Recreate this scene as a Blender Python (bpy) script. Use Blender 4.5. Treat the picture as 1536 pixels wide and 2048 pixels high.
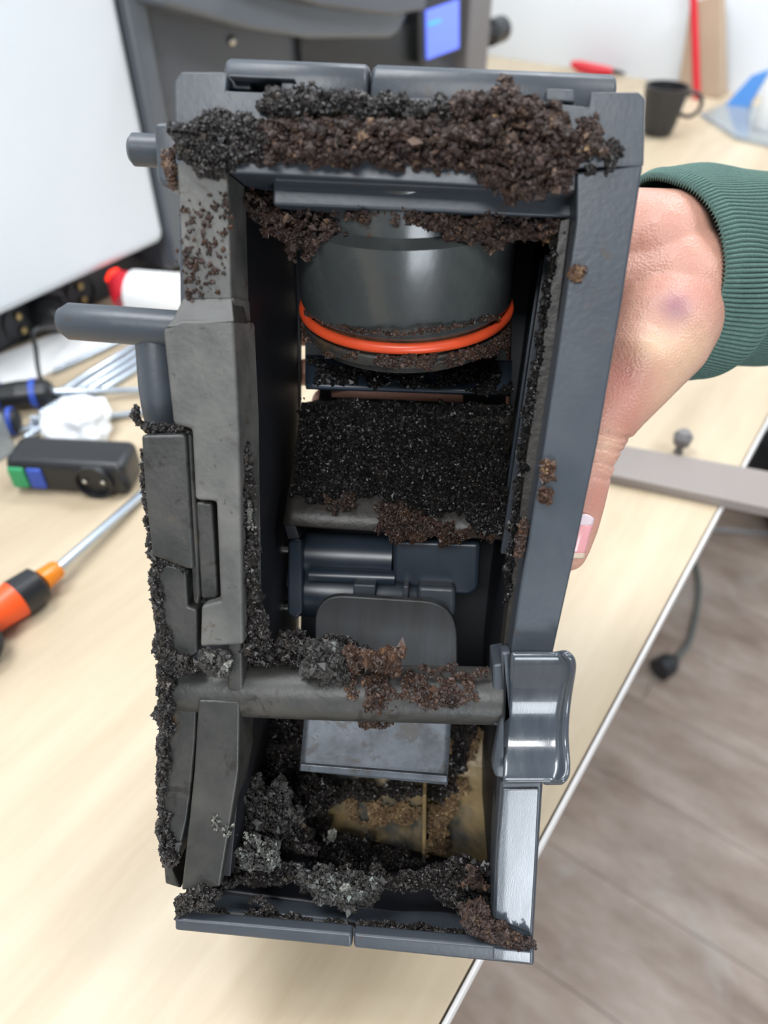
import bpy, bmesh, math, random
import numpy as np
from mathutils import Vector, Matrix, noise as mn

# ------------------------------------------------------------------ camera, world, lights, exposure
for o in list(bpy.data.objects): bpy.data.objects.remove(o)
S = bpy.context.scene; COL = S.collection
PITCH = math.radians(43); F = 1500.0; CAMZ = 1.15; TZ = 0.75
cd = bpy.data.cameras.new('camera'); cam = bpy.data.objects.new('camera', cd); COL.objects.link(cam)
cam.location = (0, 0, CAMZ); cam.rotation_euler = (math.pi/2 - PITCH, 0, 0)
cd.sensor_fit = 'VERTICAL'; cd.sensor_height = 36; cd.sensor_width = 27; cd.lens = 36*F/2048
cd.clip_start = 0.01
cd.dof.use_dof = True; cd.dof.focus_distance = 0.285; cd.dof.aperture_fstop = cd.lens/3.6
S.camera = cam
w = bpy.data.worlds.new('world'); S.world = w; w.use_nodes = True
w.node_tree.nodes['Background'].inputs[0].default_value = (0.80, 0.90, 1.0, 1)
w.node_tree.nodes['Background'].inputs[1].default_value = 0.30
def area(name, loc, target, sx, sy, power, col=(1, 1, 1)):
    l = bpy.data.lights.new(name, 'AREA'); l.shape = 'RECTANGLE'; l.size = sx; l.size_y = sy
    l.energy = power; l.color = col
    o = bpy.data.objects.new(name, l); COL.objects.link(o); o.location = loc
    o.rotation_euler = (Vector(target)-Vector(loc)).to_track_quat('-Z', 'Y').to_euler()
    return o
area('ceiling_or_fill_lamp', (-0.9, 0.5, 2.7), (-0.9, 0.5, 0), 1.2, 0.6, 42, (0.955, 0.975, 1.0))
area('ceiling_or_fill_lamp', (0.9, 1.4, 2.7), (0.9, 1.4, 0), 1.2, 0.6, 42, (0.955, 0.975, 1.0))
area('ceiling_or_fill_lamp', (1.7, -0.1, 2.7), (1.7, -0.1, 0), 1.2, 0.6, 30, (0.955, 0.975, 1.0))  # fill light added to brighten the floor on the right
area('ceiling_or_fill_lamp', (-0.35, -1.3, 2.7), (-0.35, -1.3, 0), 0.9, 0.6, 44, (0.97, 0.985, 1.0))
area('strip_reflection_panel', (0.64, -2.3, 0.52), (0.64, 0, 0.52), 1.12, 0.74, 34, (0.86, 0.93, 1.0))  # unseen panel added behind the camera for the lower strip's reflection
S.view_settings.view_transform = 'Standard'; S.view_settings.look = 'None'
S.view_settings.gamma = 1; S.view_settings.use_curve_mapping = False
S.view_settings.exposure = 0.20

# ------------------------------------------------------------------ projection helpers
SP, CP = math.sin(PITCH), math.cos(PITCH)
Rcam = Matrix(((1, 0, 0), (0, SP, -CP), (0, CP, SP)))          # camera axes -> world
CAMP = Vector((0, 0, CAMZ))
def dray(px, py): return Vector(((px-768)/F, (1024-py)/F, -1.0))
def T(px, py, z=TZ):                                            # point of a horizontal plane
    d = Rcam @ dray(px, py); t = (z-CAMZ)/d.z
    return CAMP + d*t
def Pd(px, py, t): return CAMP + (Rcam @ dray(px, py))*t        # point at a depth
E = Vector((math.sin(math.radians(34.7)), math.cos(math.radians(34.7)), 0))   # along the table edge
N = Vector((-E.y, E.x, 0))                                      # across the table, to the back wall
UP = Vector((0, 0, 1))
# the brew unit's own frame
uc = Vector((.995, -.0736, .064)).normalized(); vc = Vector((-.062, -.973, -.223))
vc = (vc - uc*vc.dot(uc)).normalized(); wc = uc.cross(vc)
Oc = Vector((-.279, .583, -1))*.2264
RU = Matrix((Rcam@uc, Rcam@vc, Rcam@wc)).transposed()
OU = CAMP + Rcam@Oc
MU = Matrix.Translation(OU) @ RU.to_4x4()
def L(px, py, w=0.0):                                           # pixel -> unit coordinates on plane w
    d = dray(px, py); t = (Oc.dot(wc)+w)/d.dot(wc)
    p = d*t - Oc
    return Vector((p.dot(uc), p.dot(vc), w))
def LW(px, py, w): return MU @ L(px, py, w)

# ------------------------------------------------------------------ materials
def mat(name, col, rough=.5, metal=0, var=None, scale=20, vmix=.5, bump=0, bscale=200, coat=0, emit=0, alpha=1, trans=0, spec=.5, stretch=None, coord='Object', rvar=0, sss=0, grime=None):
    m = bpy.data.materials.new(name); m.use_nodes = True; nt = m.node_tree; b = nt.nodes['Principled BSDF']
    def S_(k, v): b.inputs[k].default_value = v
    S_('Base Color', (*col, 1)); S_('Roughness', rough); S_('Metallic', metal); S_('Specular IOR Level', spec)
    S_('Coat Weight', coat)
    if trans: S_('Transmission Weight', trans)
    if emit: S_('Emission Color', (*col, 1)); S_('Emission Strength', emit)
    if sss: S_('Subsurface Weight', sss); S_('Subsurface Radius', (.01, .004, .002)); S_('Subsurface Scale', 1.0)
    tc = nt.nodes.new('ShaderNodeTexCoord'); mp = nt.nodes.new('ShaderNodeMapping')
    nt.links.new(tc.outputs[coord], mp.inputs[0])
    if stretch: mp.inputs['Scale'].default_value = stretch
    if var:
        n = nt.nodes.new('ShaderNodeTexNoise'); n.inputs['Scale'].default_value = scale; n.inputs['Detail'].default_value = 8; n.inputs['Roughness'].default_value = .65
        nt.links.new(mp.outputs[0], n.inputs[0])
        r = nt.nodes.new('ShaderNodeValToRGB'); r.color_ramp.elements[0].position = .5-vmix/2; r.color_ramp.elements[1].position = .5+vmix/2
        r.color_ramp.elements[0].color = (*col, 1); r.color_ramp.elements[1].color = (*var, 1)
        nt.links.new(n.outputs[0], r.inputs[0]); nt.links.new(r.outputs[0], b.inputs['Base Color'])
        if rvar:
            mr = nt.nodes.new('ShaderNodeMapRange'); mr.inputs[1].default_value = .3; mr.inputs[2].default_value = .7
            mr.inputs[3].default_value = rough; mr.inputs[4].default_value = rough+rvar
            nt.links.new(n.outputs[0], mr.inputs[0]); nt.links.new(mr.outputs[0], b.inputs['Roughness'])
    for gs, lo, hi, gc, gf in (grime or []):
        n4 = nt.nodes.new('ShaderNodeTexNoise'); n4.inputs['Scale'].default_value = gs; n4.inputs['Detail'].default_value = 9; n4.inputs['Roughness'].default_value = .7
        n4.inputs['Distortion'].default_value = .6
        va = nt.nodes.new('ShaderNodeVectorMath'); va.operation = 'ADD'; va.inputs[1].default_value = (gs*.37, gs*.11, gs*.71)
        oi = nt.nodes.new('ShaderNodeObjectInfo'); vb = nt.nodes.new('ShaderNodeVectorMath'); vb.operation = 'ADD'
        nt.links.new(tc.outputs[coord], va.inputs[0]); nt.links.new(va.outputs[0], vb.inputs[0])
        if name != 'weathered_laminate': nt.links.new(oi.outputs['Random'], vb.inputs[1])
        nt.links.new(vb.outputs[0], n4.inputs[0])
        mr4 = nt.nodes.new('ShaderNodeMapRange'); mr4.inputs[1].default_value = lo; mr4.inputs[2].default_value = hi; mr4.inputs[4].default_value = gf
        nt.links.new(n4.outputs[0], mr4.inputs[0])
        mx = nt.nodes.new('ShaderNodeMix'); mx.data_type = 'RGBA'; mx.inputs[7].default_value = (*gc, 1)
        if b.inputs['Base Color'].links: nt.links.new(b.inputs['Base Color'].links[0].from_socket, mx.inputs[6])
        else: mx.inputs[6].default_value = (*col, 1)
        nt.links.new(mr4.outputs[0], mx.inputs[0]); nt.links.new(mx.outputs[2], b.inputs['Base Color'])
    if bump:
        n2 = nt.nodes.new('ShaderNodeTexNoise'); n2.inputs['Scale'].default_value = bscale; n2.inputs['Detail'].default_value = 4
        nt.links.new(mp.outputs[0], n2.inputs[0])
        bp = nt.nodes.new('ShaderNodeBump'); bp.inputs['Strength'].default_value = bump; bp.inputs['Distance'].default_value = .001
        nt.links.new(n2.outputs[0], bp.inputs['Height']); nt.links.new(bp.outputs[0], b.inputs['Normal'])
    return m
M = {}
DK = (.012, .010, .008); BR = (.055, .033, .018); DUST = (.19, .185, .17)
M['plastic'] = mat('dark_plastic', (.034, .042, .053), .32, var=(.046, .054, .065), scale=30, bump=.08, bscale=500, rvar=.14, grime=[(60, .60, .66, BR, .5), (900, .70, .74, DUST, .6), (25, .5, .8, (.07, .075, .08), .4)])
M['gloss'] = mat('glossy_dark_plastic', (.034, .042, .054), .14, var=(.06, .07, .082), scale=60, vmix=.7, rvar=.18, bump=.05, bscale=900, stretch=(3, .6, 1), coat=.5)
M['worn'] = mat('weathered_plastic', (.055, .056, .053), .42, var=(.125, .121, .110), scale=34, vmix=.35, bump=.15, bscale=500, rvar=.2, grime=[(55, .57, .62, BR, .75), (300, .63, .67, DK, .7), (18, .52, .7, (.03, .03, .028), .6), (900, .70, .74, DUST, .5)])
M['stained'] = mat('coffee_stained_plastic', (.021, .022, .021), .38, var=(.046, .044, .039), scale=42, vmix=.35, bump=.2, bscale=420, rvar=.15, grime=[(70, .56, .62, DK, .8), (45, .60, .68, (.10, .06, .03), .6), (800, .70, .74, DUST, .6)])
M['sooty'] = mat('blackened_plastic', (.018, .016, .013), .45, var=(.040, .034, .028), scale=40, vmix=.4, bump=.3, bscale=300)
M['deep'] = mat('cavity_shade_plastic', (.006, .007, .010), .5, var=(.010, .010, .014), scale=20)  # near-black: shade inside the unit is put into the colour
M['blue'] = mat('blue_black_plastic', (.018, .028, .043), .28, var=(.028, .038, .052), scale=20, rvar=.1, grime=[(60, .6, .68, DK, .7)])
M['piston'] = mat('piston_plastic', (.060, .066, .064), .15, var=(.040, .044, .045), scale=24, vmix=.5, bump=.05, rvar=.15, stretch=(1.5, .6, 1.5), grime=[(60, .62, .66, BR, .8), (30, .5, .75, (.10, .105, .10), .5)])
M['orange'] = mat('orange_silicone', (.75, .085, .025), .35, var=(.55, .06, .02), scale=90)
M['blade'] = mat('scraper_metal_grey', (.115, .130, .150), .28, .3, var=(.055, .060, .068), scale=70, vmix=.3, rvar=.25, bump=.08, grime=[(90, .56, .62, (.05, .042, .034), .7)])
M['paddle'] = mat('paddle_plastic', (.040, .043, .047), .38, var=(.020, .019, .018), scale=30, vmix=.35, stretch=(4, .6, 1), rvar=.15)
M['tan'] = mat('tan_residue_plastic', (.052, .055, .052), .4, var=(.27, .19, .085), scale=26, vmix=.14, bump=.5, bscale=200)
M['screw'] = mat('screw_steel', (.55, .53, .48), .25, 1)
M['rust'] = mat('rust_film', (.13, .05, .02), .6, var=(.06, .035, .02), scale=80, bump=.6, bscale=300)
M['white'] = mat('white_enamel', (.66, .71, .76), .32, var=(.70, .74, .78), scale=3)
M['whitep'] = mat('white_plastic', (.85, .86, .86), .4)
M['black'] = mat('black_plastic', (.014, .015, .017), .35)
M['char'] = mat('charcoal_plastic', (.085, .092, .108), .3, var=(.095, .102, .118), scale=5)
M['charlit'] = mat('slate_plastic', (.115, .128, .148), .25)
M['strip'] = mat('socket_strip_plastic', (.026, .028, .032), .4)
M['trim'] = mat('grey_brown_trim', (.16, .15, .15), .35)
M['screen'] = mat('lit_blue_screen', (.115, .175, .80), .3, emit=.85)
M['screentext'] = mat('lit_cyan_mark', (.05, .33, 1.0), .3, emit=.9)
M['brass'] = mat('brass', (.45, .33, .15), .3, 1)
M['red'] = mat('red_plastic', (.62, .015, .03), .35)
M['redlit'] = mat('red_glow', (1.0, .03, .01), .3, emit=1.3)
M['steel'] = mat('steel_rod', (.50, .56, .64), .25, .75)
M['clear'] = mat('clear_plastic', (.8, .86, .9), .12, trans=.85)
M['green_b'] = mat('green_button', (.03, .33, .13), .4)
M['blue_b'] = mat('blue_button', (.03, .08, .42), .4)
M['orange_h'] = mat('orange_handle', (.80, .09, .015), .38)
M['amber'] = mat('amber_plastic', (.85, .25, .01), .25, trans=.2)
M['kraft'] = mat('kraft_paper', (.47, .36, .26), .8, var=(.42, .31, .22), scale=12)
M['cup'] = mat('black_ribbed_cup', (.022, .022, .024), .3)
M['tissue'] = mat('white_tissue', (.80, .83, .86), .8, bump=.4, bscale=60)
M['greytape'] = mat('grey_strap', (.235, .20, .18), .4, var=(.21, .18, .165), scale=9)
M['wall'] = mat('wall_paint', (.76, .81, .86), .7, var=(.79, .83, .87), scale=1.5)
M['wood'] = mat('pale_birch_laminate', (.40, .31, .205), .38, var=(.57, .48, .35), scale=2.6, vmix=.42, stretch=(1.0, 7.5, 1), bump=.02, spec=.35)
M['edge'] = mat('white_edge_band', (.72, .70, .68), .4)
M['floor_base'] = mat('floor_base', (.10, .08, .07), .8)
M['tableleg'] = mat('grey_metal_leg', (.45, .45, .46), .4, .6)

def ramp_granules(name, stops, rough=.55, rough_noise=True, spec=.5):
    m = bpy.data.materials.new(name); m.use_nodes = True; nt = m.node_tree; b = nt.nodes['Principled BSDF']
    a = nt.nodes.new('ShaderNodeAttribute'); a.attribute_name = 'tint'
    r = nt.nodes.new('ShaderNodeValToRGB'); cr = r.color_ramp
    while len(cr.elements) > 1: cr.elements.remove(cr.elements[-1])
    cr.elements[0].position = stops[0][0]; cr.elements[0].color = (*stops[0][1], 1)
    for p, c in stops[1:]:
        e = cr.elements.new(p); e.color = (*c, 1)
    nt.links.new(a.outputs['Fac'], r.inputs[0]); nt.links.new(r.outputs[0], b.inputs['Base Color'])
    b.inputs['Roughness'].default_value = rough; b.inputs['Specular IOR Level'].default_value = spec
    return m
M['g_brown'] = ramp_granules('brown_coffee_grounds', [(0, (.012, .006, .005)), (.45, (.036, .019, .014)), (.72, (.070, .038, .024)), (.9, (.14, .08, .042)), (1, (.36, .24, .12))], .62)
M['g_dark'] = ramp_granules('dark_coffee_grounds', [(0, (.007, .006, .006)), (.6, (.022, .018, .016)), (.88, (.05, .038, .028)), (1, (.14, .11, .08))], .42)
M['g_black'] = ramp_granules('wet_black_grounds', [(0, (.004, .004, .004)), (.7, (.013, .011, .010)), (.95, (.026, .021, .017)), (1, (.07, .055, .035))], .38, spec=.35)
M['g_mould'] = ramp_granules('mouldy_grounds', [(0, (.010, .009, .008)), (.5, (.035, .031, .028)), (.75, (.09, .095, .09)), (.93, (.24, .27, .25)), (1, (.42, .43, .39))], .55)
M['g_tan'] = ramp_granules('tan_residue', [(0, (.07, .04, .02)), (.5, (.20, .125, .06)), (1, (.42, .32, .18))], .65)
M['g_rust'] = ramp_granules('rusty_grounds', [(0, (.012, .007, .005)), (.5, (.038, .018, .011)), (.85, (.080, .038, .020)), (1, (.17, .095, .045))], .5)
M['g_white'] = ramp_granules('white_mould', [(0, (.04, .04, .035)), (.55, (.16, .16, .14)), (1, (.50, .51, .46))], .7)

# skin: pinker over the knuckles, a faint bruise at the wrist
def skin_mat():
    m = bpy.data.materials.new('skin'); m.use_nodes = True; nt = m.node_tree; b = nt.nodes['Principled BSDF']
    tc = nt.nodes.new('ShaderNodeTexCoord')
    n = nt.nodes.new('ShaderNodeTexNoise'); n.inputs['Scale'].default_value = 45; n.inputs['Detail'].default_value = 6
    nt.links.new(tc.outputs['Object'], n.inputs[0])
    r = nt.nodes.new('ShaderNodeValToRGB'); r.color_ramp.elements[0].position = .3; r.color_ramp.elements[1].position = .7
    r.color_ramp.elements[0].color = (.44, .225, .165, 1); r.color_ramp.elements[1].color = (.52, .29, .215, 1)
    nt.links.new(n.outputs[0], r.inputs[0])
    cur = r.outputs[0]
    for name, col in (('flush', (.36, .125, .10, 1)), ('bruise', (.28, .12, .15, 1)), ('pale', (.60, .40, .26, 1))):
        a = nt.nodes.new('ShaderNodeAttribute'); a.attribute_name = name
        mx = nt.nodes.new('ShaderNodeMix'); mx.data_type = 'RGBA'
        nt.links.new(a.outputs['Fac'], mx.inputs[0]); nt.links.new(cur, mx.inputs[6]); mx.inputs[7].default_value = col
        cur = mx.outputs[2]
    nt.links.new(cur, b.inputs['Base Color'])
    b.inputs['Roughness'].default_value = .42; b.inputs['Subsurface Weight'].default_value = .25
    b.inputs['Subsurface Radius'].default_value = (.006, .002, .001); b.inputs['Subsurface Scale'].default_value = 1
    v = nt.nodes.new('ShaderNodeTexVoronoi'); v.inputs['Scale'].default_value = 900
    n3 = nt.nodes.new('ShaderNodeTexNoise'); n3.inputs['Scale'].default_value = 260; n3.inputs['Detail'].default_value = 5
    nt.links.new(tc.outputs['Object'], v.inputs[0]); nt.links.new(tc.outputs['Object'], n3.inputs[0])
    ad = nt.nodes.new('ShaderNodeMath'); ad.operation = 'ADD'; nt.links.new(v.outputs[0], ad.inputs[0]); nt.links.new(n3.outputs[0], ad.inputs[1])
    bp = nt.nodes.new('ShaderNodeBump'); bp.inputs['Strength'].default_value = .35; bp.inputs['Distance'].default_value = .0006
    nt.links.new(ad.outputs[0], bp.inputs['Height']); nt.links.new(bp.outputs[0], b.inputs['Normal'])
    return m
M['skin'] = skin_mat()
M['nail'] = mat('thumbnail_pink', (.72, .33, .34), .22, coat=.3)
M['lunula'] = mat('nail_moon', (.66, .54, .56), .25, coat=.3)
M['nailtip'] = mat('nail_tip', (.62, .50, .38), .35)
M['knit'] = mat('green_rib_knit', (.070, .125, .108), .9, var=(.105, .175, .150), scale=500, vmix=.6, bump=.6, bscale=1400, spec=.2)

# plank look: colour varies along the board and from board to board
def plank_mat():
    m = mat('weathered_laminate', (.165, .115, .085), .45, var=(.36, .295, .25), scale=5.0, vmix=.36, stretch=(4.5, 1.1, 1), grime=[(7, .54, .68, (.33, .32, .29), .5), (11, .55, .7, (.23, .15, .105), .6)], bump=.05, bscale=40)
    nt = m.node_tree; b = nt.nodes['Principled BSDF']
    src = b.inputs['Base Color'].links[0].from_socket
    mpx = [n for n in nt.nodes if n.type == 'MAPPING'][0]; mpx.vector_type = 'TEXTURE'
    mpx.inputs['Rotation'].default_value = (0, 0, math.radians(55.3)); mpx.inputs['Scale'].default_value = (1/3.0, 1/1.0, 1)
    tc = [n for n in nt.nodes if n.type == 'TEX_COORD'][0]; mp = [n for n in nt.nodes if n.type == 'MAPPING'][0]
    oi = nt.nodes.new('ShaderNodeObjectInfo')
    ad = nt.nodes.new('ShaderNodeVectorMath'); ad.operation = 'ADD'
    sc = nt.nodes.new('ShaderNodeVectorMath'); sc.operation = 'SCALE'; sc.inputs[3].default_value = .04
    cx = nt.nodes.new('ShaderNodeCombineXYZ')
    nt.links.new(oi.outputs['Random'], cx.inputs[0])
    al = nt.nodes.new('ShaderNodeVectorMath'); al.operation = 'ADD'   # boards carry one running print
    nt.links.new(tc.outputs['Object'], al.inputs[0]); nt.links.new(oi.outputs['Location'], al.inputs[1])
    nt.links.new(cx.outputs[0], sc.inputs[0]); nt.links.new(sc.outputs[0], ad.inputs[1])
    nt.links.new(al.outputs[0], ad.inputs[0]); nt.links.new(ad.outputs[0], mp.inputs[0])
    for n_ in nt.nodes:
        if n_.type == 'VECT_MATH' and n_.operation == 'ADD' and n_ not in (ad, al) and n_.inputs[0].links and n_.inputs[0].links[0].from_node == tc: nt.links.new(al.outputs[0], n_.inputs[0])
    mr = nt.nodes.new('ShaderNodeMapRange'); mr.inputs[3].default_value = .96; mr.inputs[4].default_value = 1.03
    nt.links.new(oi.outputs['Random'], mr.inputs[0])
    vm = nt.nodes.new('ShaderNodeVectorMath'); vm.operation = 'SCALE'
    nt.links.new(src, vm.inputs[0]); nt.links.new(mr.outputs[0], vm.inputs[3]); nt.links.new(vm.outputs[0], b.inputs['Base Color'])
    return m
M['plank'] = plank_mat()

# ------------------------------------------------------------------ object helpers
def tag(o, label=None, cat=None, group=None, kind=None):
    if label: o['label'] = label
    if cat: o['category'] = cat
    if group: o['group'] = group
    if kind: o['kind'] = kind
    return o
def empty(name, loc=(0, 0, 0), label=None, cat=None, group=None, mw=None):
    o = bpy.data.objects.new(name, None); COL.objects.link(o); o.empty_display_size = .02
    o.matrix_world = mw if mw is not None else Matrix.Translation(Vector(loc))
    return tag(o, label, cat, group)
def mesh(name, verts, faces, m, parent=None, smooth=False, world=False, bevel=0, solid=0, seg=2, sub=0):
    """verts are in the parent's space; with world=True they are world points"""
    me = bpy.data.meshes.new(name)
    o = bpy.data.objects.new(name, me); COL.objects.link(o)
    vs = [Vector(v) for v in verts]
    if parent is not None:
        o.parent = parent
        if world:
            inv = PM[parent.name].inverted(); vs = [inv @ v for v in vs]
        c = sum(vs, Vector())/len(vs) if vs else Vector()
    else: c = sum(vs, Vector())/len(vs)
    o.location = c
    me.from_pydata([v-c for v in vs], [], faces); me.materials.append(M[m] if isinstance(m, str) else m)
    bm = bmesh.new(); bm.from_mesh(me); bmesh.ops.recalc_face_normals(bm, faces=bm.faces); bm.to_mesh(me); bm.free()
    if smooth: me.polygons.foreach_set('use_smooth', [True]*len(me.polygons))
    if solid: md = o.modifiers.new('solid', 'SOLIDIFY'); md.thickness = solid; md.offset = 0
    if sub: md = o.modifiers.new('sub', 'SUBSURF'); md.levels = md.render_levels = sub
    if bevel: 
        md = o.modifiers.new('bevel', 'BEVEL'); md.width = bevel; md.segments = seg; md.limit_method = 'ANGLE'; md.angle_limit = math.radians(35)
        me.polygons.foreach_set('use_smooth', [True]*len(me.polygons))
        ws = o.modifiers.new('wn', 'WEIGHTED_NORMAL'); ws.keep_sharp = False
    return o
PM = {}
def root(name, mw, label, cat, group=None):
    o = empty(name, mw=mw, label=label, cat=cat, group=group); PM[o.name] = mw.copy(); return o
def prism_vf(bottom, top):
    n = len(bottom); vs = list(bottom)+list(top)
    fs = [list(range(n))[::-1], list(range(n, 2*n))] + [[i, (i+1) % n, n+(i+1) % n, n+i] for i in range(n)]
    return vs, fs
# prism in the unit: outline traced on plane w0, pushed back to w1
def prism(name, pts, w0, w1, m, parent, bevel=.0006, wf=None):
    a = [L(x, y, w0) for x, y in pts]
    if wf: a = [Vector((p.x, p.y, wf(p))) for p in a]
    b = [Vector((p.x, p.y, w1)) for p in a]
    vs, fs = prism_vf(a, b)
    return mesh(name, vs, fs, m, parent, bevel=bevel)
def box_vf(c, ax, ay, az, sx, sy, sz):
    c = Vector(c); r = []
    for dx, dy, dz in ((-1,-1,-1),(1,-1,-1),(1,1,-1),(-1,1,-1),(-1,-1,1),(1,-1,1),(1,1,1),(-1,1,1)):
        r.append(c+ax*(dx*sx/2)+ay*(dy*sy/2)+az*(dz*sz/2))
    return r, [[0,3,2,1],[4,5,6,7],[0,1,5,4],[1,2,6,5],[2,3,7,6],[3,0,4,7]]
def box(name, c, sx, sy, sz, m, parent=None, ax=None, ay=None, az=None, bevel=.002, world=True):
    ax = ax or E; ay = ay or N; az = az or UP
    vs, fs = box_vf(c, ax, ay, az, sx, sy, sz)
    return mesh(name, vs, fs, m, parent, world=world and parent is not None, bevel=bevel)
def basis(d):
    d = d.normalized(); a = Vector((0, 0, 1)) if abs(d.z) < .9 else Vector((1, 0, 0))
    x = d.cross(a).normalized(); return x, d.cross(x).normalized(), d
def lathe_vf(p0, p1, prof, seg=32, cap=True, flat=None):
    """prof: (t along p0->p1 in metres or fraction, radius)"""
    p0 = Vector(p0); p1 = Vector(p1); x, y, d = basis(p1-p0); ln = (p1-p0).length
    vs = []; fs = []
    for t, r in prof:
        for k in range(seg):
            a = 2*math.pi*k/seg; vs.append(p0+d*(t*ln)+x*(r*math.cos(a))+y*(r*math.sin(a)))
    for i in range(len(prof)-1):
        for k in range(seg):
            k2 = (k+1) % seg; fs.append([i*seg+k, i*seg+k2, (i+1)*seg+k2, (i+1)*seg+k])
    if cap:
        fs.append(list(range(seg))[::-1]); fs.append([(len(prof)-1)*seg+k for k in range(seg)])
    return vs, fs
def lathe(name, p0, p1, prof, m, parent=None, seg=32, cap=True, world=True, bevel=0, smooth=True):
    vs, fs = lathe_vf(p0, p1, prof, seg, cap)
    o = mesh(name, vs, fs, m, parent, smooth=smooth, world=world and parent is not None, bevel=bevel)
    md = o.modifiers.new('edge', 'EDGE_SPLIT'); md.split_angle = math.radians(40)
    return o
def catmull(pts, n=8):
    pts = [Vector(p) for p in pts]; P = [pts[0]*2-pts[1]]+pts+[pts[-1]*2-pts[-2]]; out = []
    for i in range(1, len(P)-2):
        for k in range(n):
            t = k/n; a, b, c, d = P[i-1], P[i], P[i+1], P[i+2]
            out.append(.5*((2*b)+(c-a)*t+(2*a-5*b+4*c-d)*t*t+(3*b-a-3*c+d)*t**3))
    out.append(pts[-1]); return out
def tube_vf(path, rad, seg=12):
    vs = []; fs = []; n = len(path)
    x, y, _ = basis(path[1]-path[0])
    for i, p in enumerate(path):
        d = (path[min(i+1, n-1)]-path[max(i-1, 0)]).normalized()
        x = (x-d*x.dot(d)).normalized(); y = d.cross(x)
        r = rad[i] if isinstance(rad, (list, tuple)) else rad
        for k in range(seg):
            a = 2*math.pi*k/seg; vs.append(p+x*(r*math.cos(a))+y*(r*math.sin(a)))
    for i in range(n-1):
        for k in range(seg):
            k2 = (k+1) % seg; fs.append([i*seg+k, i*seg+k2, (i+1)*seg+k2, (i+1)*seg+k])
    fs.append(list(range(seg))[::-1]); fs.append([(n-1)*seg+k for k in range(seg)])
    return vs, fs
def tube(name, pts, r, m, parent=None, seg=12, n=8, world=True):
    vs, fs = tube_vf(catmull(pts, n), r, seg)
    return mesh(name, vs, fs, m, parent, smooth=True, world=world and parent is not None)
def grid(name, rows, m, parent, solid=0, smooth=True, closed=False, world=False, bevel=0):
    h = len(rows); wd = len(rows[0]); vs = [p for r in rows for p in r]; fs = []
    for i in range(h-1):
        for k in range(wd-1 if not closed else wd):
            k2 = (k+1) % wd; fs.append([i*wd+k, i*wd+k2, (i+1)*wd+k2, (i+1)*wd+k])
    return mesh(name, vs, fs, m, parent, smooth=smooth, solid=solid, world=world, bevel=bevel)

# ------------------------------------------------------------------ setting
table_top_th = .03
# floor
fb = box('floor', Vector((.5, 1.0, -.02)), 7, 6, .02, 'floor_base', bevel=0); tag(fb, 'weathered grey-brown laminate plank floor', kind='structure'); PM['floor'] = Matrix.Translation(fb.location)
pw, pl = .16, 1.25
pme = None; rnd = random.Random(4)
fo = T(1300, 1500, 0)
for i in range(-9, 12):
    off = rnd.random()*pl
    for j in range(-3, 3):
        c = fo + E*(i*pw) + N*(j*pl+off); c.z = -.004
        if pme is None:
            o = box('plank', c, pw-.0012, pl-.0012, .012, 'plank', fb, bevel=0); pme = o.data
        else:
            o2 = bpy.data.objects.new('plank', pme); COL.objects.link(o2); o2.parent = fb
            o2.location = c - fb.location
# end wall (across the far end of the bench) and back wall
ew0 = T(1250, 152)                # foot of the end wall on the bench
def wallbox(name, p, along, thick_dir, ln, h, label):
    c = Vector((p.x, p.y, 0)) + thick_dir*.05 + UP*(h/2)
    o = box(name, c, ln, .1, h, 'wall', ax=along, ay=thick_dir, bevel=0); return tag(o, label, kind='structure')
wallbox('wall_end', ew0, N, E, 3.4, 2.8, 'white painted end wall behind the cup and paper bag')
Pm1 = T(0, 640, TZ+.06); Pm2 = T(280, 490, TZ+.06)
mdir = E.copy()
bw = Pm1 + N*.50
wallbox('wall_back', bw + E*.6, E, N, 4.5, 2.8, 'white painted wall behind the coffee machine')

# ------------------------------------------------------------------ bench / table
ep = T(1194, 1470)                # a point of the front edge
cN = (bw-ep).dot(N)               # depth of the table
start = ep - E*1.6; 
lenE = (ew0-start).dot(E)
mwT = Matrix((E, N, UP)).transposed().to_4x4(); mwT.translation = Vector((start.x, start.y, 0))
tb = root('workbench', mwT, 'pale birch laminate workbench with a white front edge', 'table')
def tl(x, y, z): return Vector((x, y, z))
vs, fs = box_vf(tl(lenE/2, cN/2, TZ-.009), Vector((1,0,0)), Vector((0,1,0)), Vector((0,0,1)), lenE-.001, cN-.002, .018)
mesh('tabletop', vs, fs, 'wood', tb, bevel=.0008)
vs, fs = box_vf(tl(lenE/2, -.001, TZ-.0092), Vector((1,0,0)), Vector((0,1,0)), Vector((0,0,1)), lenE-.001, .002, .0184)
mesh('edge_band', vs, fs, 'edge', tb, bevel=.0005)
for x in (.12, lenE-.12):
    for y in (.08, cN-.08):
        vs, fs = box_vf(tl(x, y, .366), Vector((1,0,0)), Vector((0,1,0)), Vector((0,0,1)), .05, .05, .73)
        mesh('leg', vs, fs, 'tableleg', tb, bevel=.003)

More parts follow.
